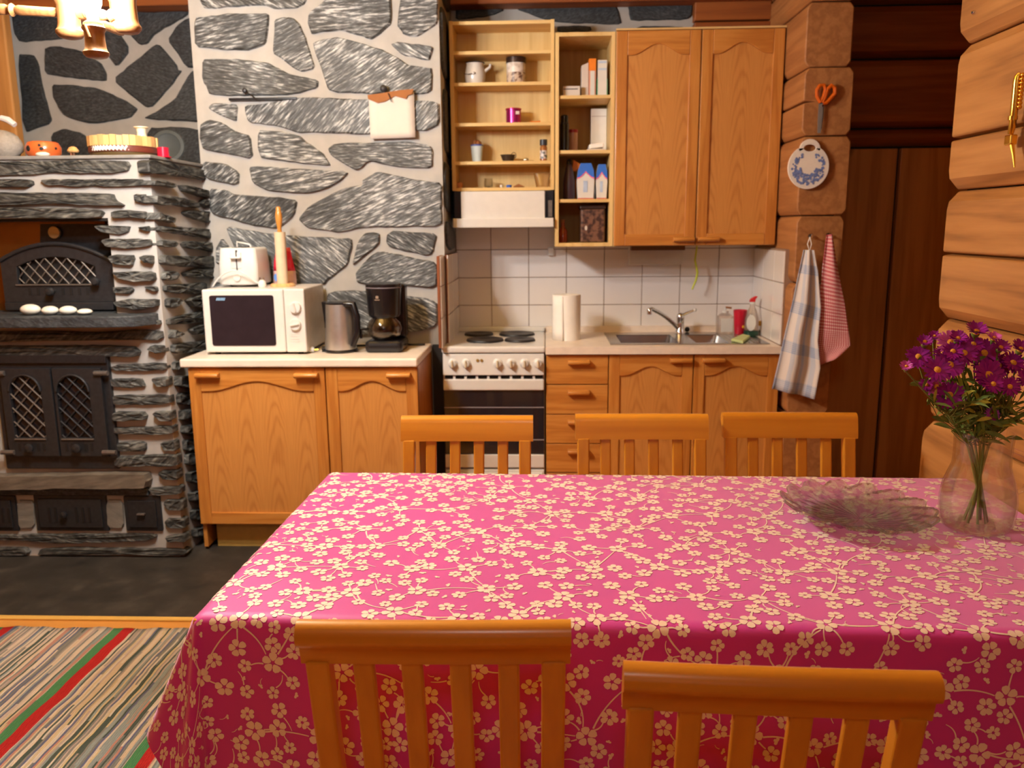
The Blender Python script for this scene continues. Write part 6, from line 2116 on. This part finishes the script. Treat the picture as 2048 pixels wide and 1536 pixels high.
tw = towel('dish_towel', 'white and blue striped linen towel hanging left of the red checked one',
      interp([(500, 1608, 500, 1628), (540, 1600, 545, 1636), (600, 1588, 615, 1641), (660, 1573, 680, 1634), (720, 1559, 735, 1638), (778, 1545, 797, 1626)]),
      plaid_mat('blue_linen', C(226, 216, 210), C(196, 200, 212), C(146, 160, 190), 'plaid'), 3.2, .018, 30, .42, .62)
towel('dish_towel', 'red and white gingham towel folded over its hook, hanging right of the blue one',
      interp([(470, 1654, 468, 1664), (530, 1647, 540, 1676), (600, 1640, 610, 1690), (660, 1636, 665, 1697), (700, 1632, 690, 1700), (736, 1634, 715, 1672)]),
      plaid_mat('red_gingham', C(240, 214, 208), C(214, 126, 130), C(190, 70, 80), 'gingham'), 1.6, .014, 26, .17, .5, .03)

MB().tube([at(x, y, Y=SY - .044) for x, y in [(1620, 474), (1623, 488), (1619, 503), (1615, 488), (1620, 474)]], .0022, 6).build('hanging_loop', m_papert, tw)

# ================================================================== brass bracket and nail on the right wall
XR = 1.218
bk = thing('brass_horn', 'brass ornament with beaded chain hanging on the right log wall', 'ornament', at(2030, 290, X=XR))
def qr(x, y, d=.02):
    return at(x, y, X=XR - d)


MB().tube([qr(2039, 145), qr(2036, 152), qr(2034, 162), qr(2029, 215), qr(2024, 255), qr(2021, 268)], [.003, .008, .0095, .0095, .0085, .007], 12).build('brass_tube', m_brass, bk)
MB().tube([qr(2026, 232), qr(2025, 240)], .0115, 12).build('collar', m_brass, bk)
MB().box(qr(2019, 280).x - .006, qr(2019, 280).x + .012, qr(2019, 280).y - .016, qr(2019, 280).y + .016, qr(2019, 290).z, qr(2019, 270).z).build('square_foot', m_brass, bk, smooth=0, bevel=.003)
MB().tube([qr(2024, 290), qr(2027, 310), qr(2029, 335)], [.006, .004, .002], 8).build('lower_rod', m_brass, bk)
for k in range(9):
    p = qr(2046 - k * .9, 150 + k * 8, .014)
    MB().ball(p, .0062, .0062, .0062, 10, 6).build('bead', m_brass, bk)
p = at(1946, 25, X=XR)
tag(MB().lathe((XR + .012, p.y, p.z), [(.005, 0), (.006, .012), (.004, .015), (0, .015)], 10, (-1, 0, 0)).build('wall_nail', m_chrome), 'bright nail head in the top log of the right wall', 'nail')

# ================================================================== glass dish
PX, PY, PZ = .775, 1.945, TZ + .0045
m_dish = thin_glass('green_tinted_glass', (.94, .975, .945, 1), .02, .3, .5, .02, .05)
def dish_pt(r, t, lift):
    # swirled leaf ribs: height rises to the rim, ribs sweep round
    q = r / .178
    sw = t + 1.5 * q
    rib = math.sin(sw * 15) + .35 * math.sin(sw * 30 + 1)
    rad = r * (1 + .035 * rib * q ** 3) * (1 + .05 * math.cos(t - 2.6) * q)
    z = .036 * q ** 2.2 + .0062 * rib * q ** 1.3 + .007 * q * q * math.cos(t - 2.9)
    return Vector((PX + rad * math.cos(t), PY + rad * math.sin(t), PZ + max(z, 0) + lift + .002))


rs = [0.004, .02, .04, .06, .08, .1, .12, .14, .155, .166, .174, .178]
nt2 = 204
g_ = [[dish_pt(r, 2 * PI * k / nt2, 0) for k in range(nt2)] for r in rs]
g2 = [[dish_pt(r * .985, 2 * PI * k / nt2, .0045) for k in range(nt2)] for r in reversed(rs)]
ds_ = MB().sheet(g_ + g2 + [g_[0]], close=True)
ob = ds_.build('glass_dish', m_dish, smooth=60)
tag(ob, 'greenish ribbed glass dish with swirled leaf edge on the pink tablecloth', 'dish')

# ================================================================== jug with asters
VX, VY, VZ = 1.03, 1.905, TZ + .0045
vs = thing('glass_jug', 'clear glass jug half full of water holding the purple asters', 'vase', (VX, VY, VZ))
m_vg = thin_glass('clear_glass', (.994, .997, .994, 1), .0, .84)
pf = [(.062, 0), (.072, .004), (.079, .018), (.083, .045), (.0835, .075), (.079, .105), (.069, .135), (.0625, .155), (.0615, .175), (.0625, .21), (.064, .236)]
MB().lathe((VX, VY, VZ), [(0, 0)] + pf + [(r - .0035, h + .0) for r, h in reversed(pf[1:])] + [(.05, .008), (0, .008)], 48, caps=False).build('jug_body', m_vg, vs, smooth=50)
MB().lathe((VX, VY, VZ), [(0, .0085), (.0675, .0085), (.0745, .018), (.0785, .045), (.079, .075), (.0765, .093), (0, .093)], 40, caps=False).build('water', thin_glass('water', (.975, .97, .945, 1), .0, .9), vs, smooth=50)
MB().tube([(VX + .05, VY - .03, VZ + .2), (VX + .075, VY - .045, VZ + .19), (VX + .085, VY - .05, VZ + .15), (VX + .08, VY - .045, VZ + .11), (VX + .068, VY - .038, VZ + .1)], [.006, .007, .0065, .006, .006], 10).build('jug_handle', m_vg, vs)

m_pet = plain('aster_purple', C(140, 16, 134), .55, 0, .3, 0, .18, 60)
m_pet2 = plain('aster_pale', C(196, 84, 178), .55, 0, .3, 0, .15, 60)
m_eye = plain('aster_eye', C(222, 158, 62), .8, 0, .2, 0, .15, 400, .4)
m_stem = plain('stem_green', C(112, 124, 52), .6, 0, .3, 0, .15, 40)
m_leaf = plain('leaf_green', C(104, 124, 48), .55, 0, .3, 0, .25, 30)
m_leafy = plain('leaf_yellowgreen', C(168, 172, 58), .55, 0, .3, 0, .2, 30)


def flower_mesh(rad, n, cup, seed):
    rr = random.Random(seed)
    m = MB()
    for lay in range(2):
        for k in range(n):
            a = 2 * PI * (k + .5 * lay) / n + rr.uniform(-.06, .06)
            L = rad * rr.uniform(.86, 1.08) * (1 - .1 * lay)
            w = rad * .105
            c_ = cup + .12 * lay + rr.uniform(-.12, .12)
            pts = []
            for q, ww in ((.14, .45), (.45, .95), (.78, 1.0), (.96, .6), (1.02, .1)):
                r_ = L * q
                z = math.sin(c_) * r_ - .25 * rad * q * q * .5 + .002 * lay
                for s in (-1, 1):
                    pts.append((r_ * math.cos(c_ * .6) * math.cos(a) - s * w * ww * math.sin(a), r_ * math.cos(c_ * .6) * math.sin(a) + s * w * ww * math.cos(a), z))
            m.add(pts, [(2 * i, 2 * i + 1, 2 * i + 3, 2 * i + 2) for i in range(4)])
    return m


heads = [(1836, 714, 23, 0, .1), (1812, 735, 13, 1, .5), (1874, 740, 26, 0, 0), (1899, 730, 27, 0, 0), (1900, 686, 26, 1, .25), (1849, 686, 16, 0, .6), (1868, 675, 13, 0, .7), (1927, 707, 26, 0, .15),
         (1952, 665, 22, 0, .9), (1967, 707, 28, 0, .05), (1976, 750, 30, 0, 0), (1995, 731, 24, 0, .1), (2025, 727, 24, 0, .35), (2040, 700, 20, 0, .7), (1987, 678, 14, 1, .8), (1898, 790, 27, 0, -.05),
         (1873, 775, 22, 1, .2), (1852, 771, 14, 0, .4), (1983, 829, 15, 1, 0), (2018, 774, 20, 0, .1), (1985, 769, 20, 0, .2), (2000, 697, 18, 0, .5), (1915, 679, 18, 0, .6), (1885, 709, 18, 0, .4),
         (1945, 690, 22, 0, .3), (1905, 704, 20, 0, .3), (2052, 760, 20, 0, .3), (1960, 730, 18, 0, .2)]
rr = random.Random(31)
base = Vector((VX, VY, VZ))
groups = {}
for hd_ in heads:
    groups.setdefault(min(6, max(0, int((hd_[0] - 1805) / 36))), []).append(hd_)
descr = ['leftmost aster stem with small purple blooms over the doorway', 'aster stem at the left with paired purple blooms and yellow eyes', 'aster stem left of centre with a low purple bloom facing out',
         'aster stem in the middle carrying the topmost purple bloom', 'aster stem right of centre with the large low purple bloom', 'aster stem at the right with half-turned purple blooms', 'rightmost aster stem reaching along the log wall']
leaf_me = None


def leaf(parent, p, d, L, w, mat):
    d = d.normalized()
    u, v_ = ortho(d)
    if u.z < 0:
        u = -u
    side = d.cross(u).normalized()
    vs3 = []
    for q, ww, dr in ((0, .15, 0), (.3, .9, .03), (.6, 1, .02), (.85, .55, -.05), (1, .03, -.14)):
        c_ = p + d * (L * q) + Vector((0, 0, dr * L))
        vs3 += [c_ - side * w * ww + u * w * .3 * ww, c_, c_ + side * w * ww + u * w * .3 * ww]
    fs = []
    for i in range(4):
        for j in (0, 1):
            fs.append((3 * i + j, 3 * i + j + 1, 3 * i + j + 4, 3 * i + j + 3))
    return MB().add(vs3, fs).build('leaf', mat, parent, smooth=60)


for gi in sorted(groups):
    hs_ = groups[gi]
    st = thing('aster_stem', descr[gi], 'flower', (VX, VY, VZ + .012), 0, 'asters in the glass jug')
    a0 = -2.6 + gi * .85
    foot = base + Vector((.03 * math.cos(a0) * .9, .02 * math.sin(a0), .014))
    mean = sum((at(h[0], h[1], Y=VY) for h in hs_), Vector()) / len(hs_)
    neckp = base + Vector(((mean.x - VX) * .22, rr.uniform(-.015, .015), .2))
    neckp.x = max(VX - .042, min(VX + .042, neckp.x))
    fork = neckp + (mean - neckp) * .45 + Vector((0, rr.uniform(-.02, .02), 0))
    sm = MB().tube([foot, base + Vector(((foot.x - VX) * .2, 0, .1)), neckp, neckp + (fork - neckp) * .5 + Vector((rr.uniform(-.008, .008), 0, 0)), fork], [.0034, .0032, .003, .0027, .0024], 8)
    for k, (hx, hy, hr, pale, up) in enumerate(hs_):
        yy = VY - .055 + .10 * rr.random() - .03 * (hy > 720)
        c = at(hx, hy, Y=yy)
        s_ = px_m(yy, hy)
        rad = hr * s_ * 1.06
        n = Vector((c.x - VX, -.55 + .25 * (yy - VY), .05 + max(0, c.z - (VZ + .3)) * .8)).normalized()
        n = Vector((n.x * .75, n.y, n.z + .15 + up * 1.2)).normalized()
        backp = c - n * .012
        midp = fork + (backp - fork) * .5 + Vector((rr.uniform(-.01, .01), .01, -.012))
        sm.tube([fork - (fork - neckp) * (.12 * (k % 3)), midp, backp], [.002, .0017, .0015], 6)
        fm = flower_mesh(rad, 19, .30 if up < .5 else .7, 100 + gi * 10 + k)
        q = n.to_track_quat('Z', 'Y').to_matrix().to_4x4()
        fm.v = [Matrix.Translation(c) @ q @ v for v in fm.v]
        fo = fm.build('flower_head', m_pet2 if pale else m_pet, st, smooth=180)
        em = MB().lathe((0, 0, 0), [(rad * .1, -.010), (rad * .26, -.003), (rad * .27, .003), (rad * .2, .0065), (rad * .08, .008), (0, .008)], 14)
        em.v = [Matrix.Translation(c) @ q @ v for v in em.v]
        em.build('flower_eye', m_eye, fo)
        gm = MB().lathe((0, 0, 0), [(.002, -.016), (rad * .3, -.008), (rad * .32, -.002), (0, -.001)], 12)
        gm.v = [Matrix.Translation(c) @ q @ v for v in gm.v]
        gm.build('calyx', m_stem, fo)
        for w_ in range(2):
            p = midp + (backp - midp) * rr.uniform(.1, .8)
            leaf(st, p, Vector((rr.uniform(-1, 1), rr.uniform(-.8, .4), rr.uniform(-.1, .7))), rr.uniform(.02, .038), rr.uniform(.003, .005), m_leaf)
    for k in range(34):
        t = rr.uniform(-.05, 1.25)
        q0 = neckp + (fork - neckp) * max(0, min(1, t))
        p = q0 + Vector((rr.uniform(-.05, .05), rr.uniform(-.035, .02), rr.uniform(.01, .04)))
        sm.tube([q0, (q0 + p) / 2 - Vector((0, 0, .004)), p], [.0012, .001, .0009], 5)
        leaf(st, p, Vector((rr.uniform(-1, 1), rr.uniform(-.9, .4), rr.uniform(-.1, 1.1))), rr.uniform(.03, .065), rr.uniform(.003, .006), m_leafy if rr.random() < .2 else m_leaf)
    sm.build('stem', m_stem, st, smooth=60)
    for k in range(12):
        aa, e_ = rr.uniform(-1.3, 1.3), rr.uniform(.2, 1.2)
        p = fork + Vector((rr.uniform(-.03, .03), rr.uniform(-.02, .02), rr.uniform(-.03, .02)))
        q = p + Vector((math.sin(aa), -.3, e_)).normalized() * rr.uniform(.03, .06)
        MB().tube([p, (p + q) / 2 + Vector((.003, 0, 0)), q, q + Vector((0, 0, .006))], [.0011, .001, .0026, .0008], 6).build('bud', m_stem, st)
# ================================================================== chandelier
CY = 2.4
m_lampw = wood('lamp_wood', [(.1, C(124, 80, 48)), (.5, C(146, 98, 60)), (.9, C(160, 112, 72))], 'z', 2.0, .4, .2, .03)
cl_ = thing('chandelier', 'turned pine chandelier with bare glowing bulbs hanging at upper left', 'lamp', at(178, 20, Y=CY))
m_bulb = emit('bulb_glow', (1, .985, .96, 1), 60.0)


def bulb_light(p, watts, r):
    l = bpy.data.lights.new('bulb_light', 'POINT')
    l.energy, l.color, l.shadow_soft_size = watts, (1, .985, .96), r
    o = bpy.data.objects.new('bulb_light', l)
    o.location = p
    col.objects.link(o)

m_off = plain('unlit_bulb', C(236, 232, 224), .3)
zb = at(138, 22, Y=CY).z
bx0, bx1 = at(-60, 15, Y=CY), at(250, 33, Y=CY)


def turned_bar(p, q, name):
    d = q - p
    L = d.length
    prof = []
    k = 44
    for i in range(k + 1):
        h = L * i / k
        r = .0135 + .001 * math.sin(h * 21)
        for g0 in (.12, .26, .40, .54, .68):
            if abs(h - g0) < .006:
                r = .0175
            elif abs(h - g0 - .011) < .005 or abs(h - g0 + .011) < .005:
                r = .0105
        prof.append((r, h))
    MB().lathe(p, prof, 18, d).build(name, m_lampw, cl_)


def lamp_cup(c, top, bottom, r, lit=False, name='lamp_cup'):
    """turned wooden cup hanging on the bar with its bulb on top"""
    H = top - bottom
    o = MB().lathe((c.x, c.y, bottom), [(0, 0), (r * .55, 0), (r * .9, H * .03), (r * 1.12, H * .1), (r * 1.14, H * .16), (r * .98, H * .22), (r * .92, H * .3), (r * .86, H * .55), (r * .88, H * .72), (r * 1.02, H * .78), (r * 1.05, H * .84), (r * .9, H * .88), (r * .86, H * .97), (r * .7, H), (0, H)], 26).build(name, m_lampw, cl_)
    MB().lathe((c.x, c.y, top), [(r * .5, 0), (r * .5, .022), (0, .022)], 16).build('socket', m_whitep, o)
    MB().ball((c.x, c.y, top + .056), .026, .026, .036, 16, 10).build('bulb', m_bulb if lit else m_off, o)
    if lit:
        bulb_light((c.x, c.y, top + .056), BULB, .04)
    return o


turned_bar(bx0, bx1, 'arm')
s_ = px_m(CY, 40)
c1 = at(138, 40, Y=CY)
lamp_cup(c1, zb + .05, at(138, 78, Y=CY).z, 24 * s_, True)
c2 = at(254, 35, Y=CY)
lamp_cup(c2, zb + .06, at(255, 68, Y=CY).z, 23 * s_, True)
c3 = at(190, 80, Y=CY - .13)
lamp_cup(c3, at(190, 44, Y=CY - .13).z, at(190, 117, Y=CY - .13).z, 22 * px_m(CY - .13, 80), True)
a = at(176, 34, Y=CY)
turned_bar(Vector((c3.x, CY - .12, zb - .05)), Vector((a.x, CY, zb)), 'short_arm')
MB().tube([at(168, 50, Y=CY - .165), at(178, 75, Y=CY - .165)], .006, 10).build('peg', m_lampw, cl_)
c5 = Vector((c1.x + .02, CY + .26, 0))
turned_bar(Vector((c1.x, CY + .01, zb)), Vector((c5.x, CY + .26, zb)), 'rear_arm')
lamp_cup(c5, zb + .12, zb + .0, 24 * s_, True)
MB().tube([(c1.x + .03, CY, zb), (c1.x + .03, CY, 2.78)], .012, 12).build('hanging_rod', m_lampw, cl_)
MB().lathe((c1.x + .03, CY, 2.74), [(.05, 0), (.055, .02), (.05, .04), (0, .04)], 24).build('ceiling_rose', m_lampw, cl_)

# added fill lamp, unseen: a frosted globe that brightens the near side
gl0 = thing('fill_globe', 'added frosted fill globe, unseen on the ceiling behind the viewer', 'lamp', (-.1, -.7, 2.78))
MB().lathe((-.1, -.7, 2.70), [(.07, 0), (.08, .03), (.08, .08), (0, .08)], 24).build('base', m_white, gl0)
MB().ball((-.1, -.7, 2.58), .15, .15, .14, 24, 14).build('globe', emit('fill_globe_glow', (1, .985, .96, 1), 4.0), gl0)
bulb_light((-.1, -.7, 2.58), FILL_GLOBE, .17)
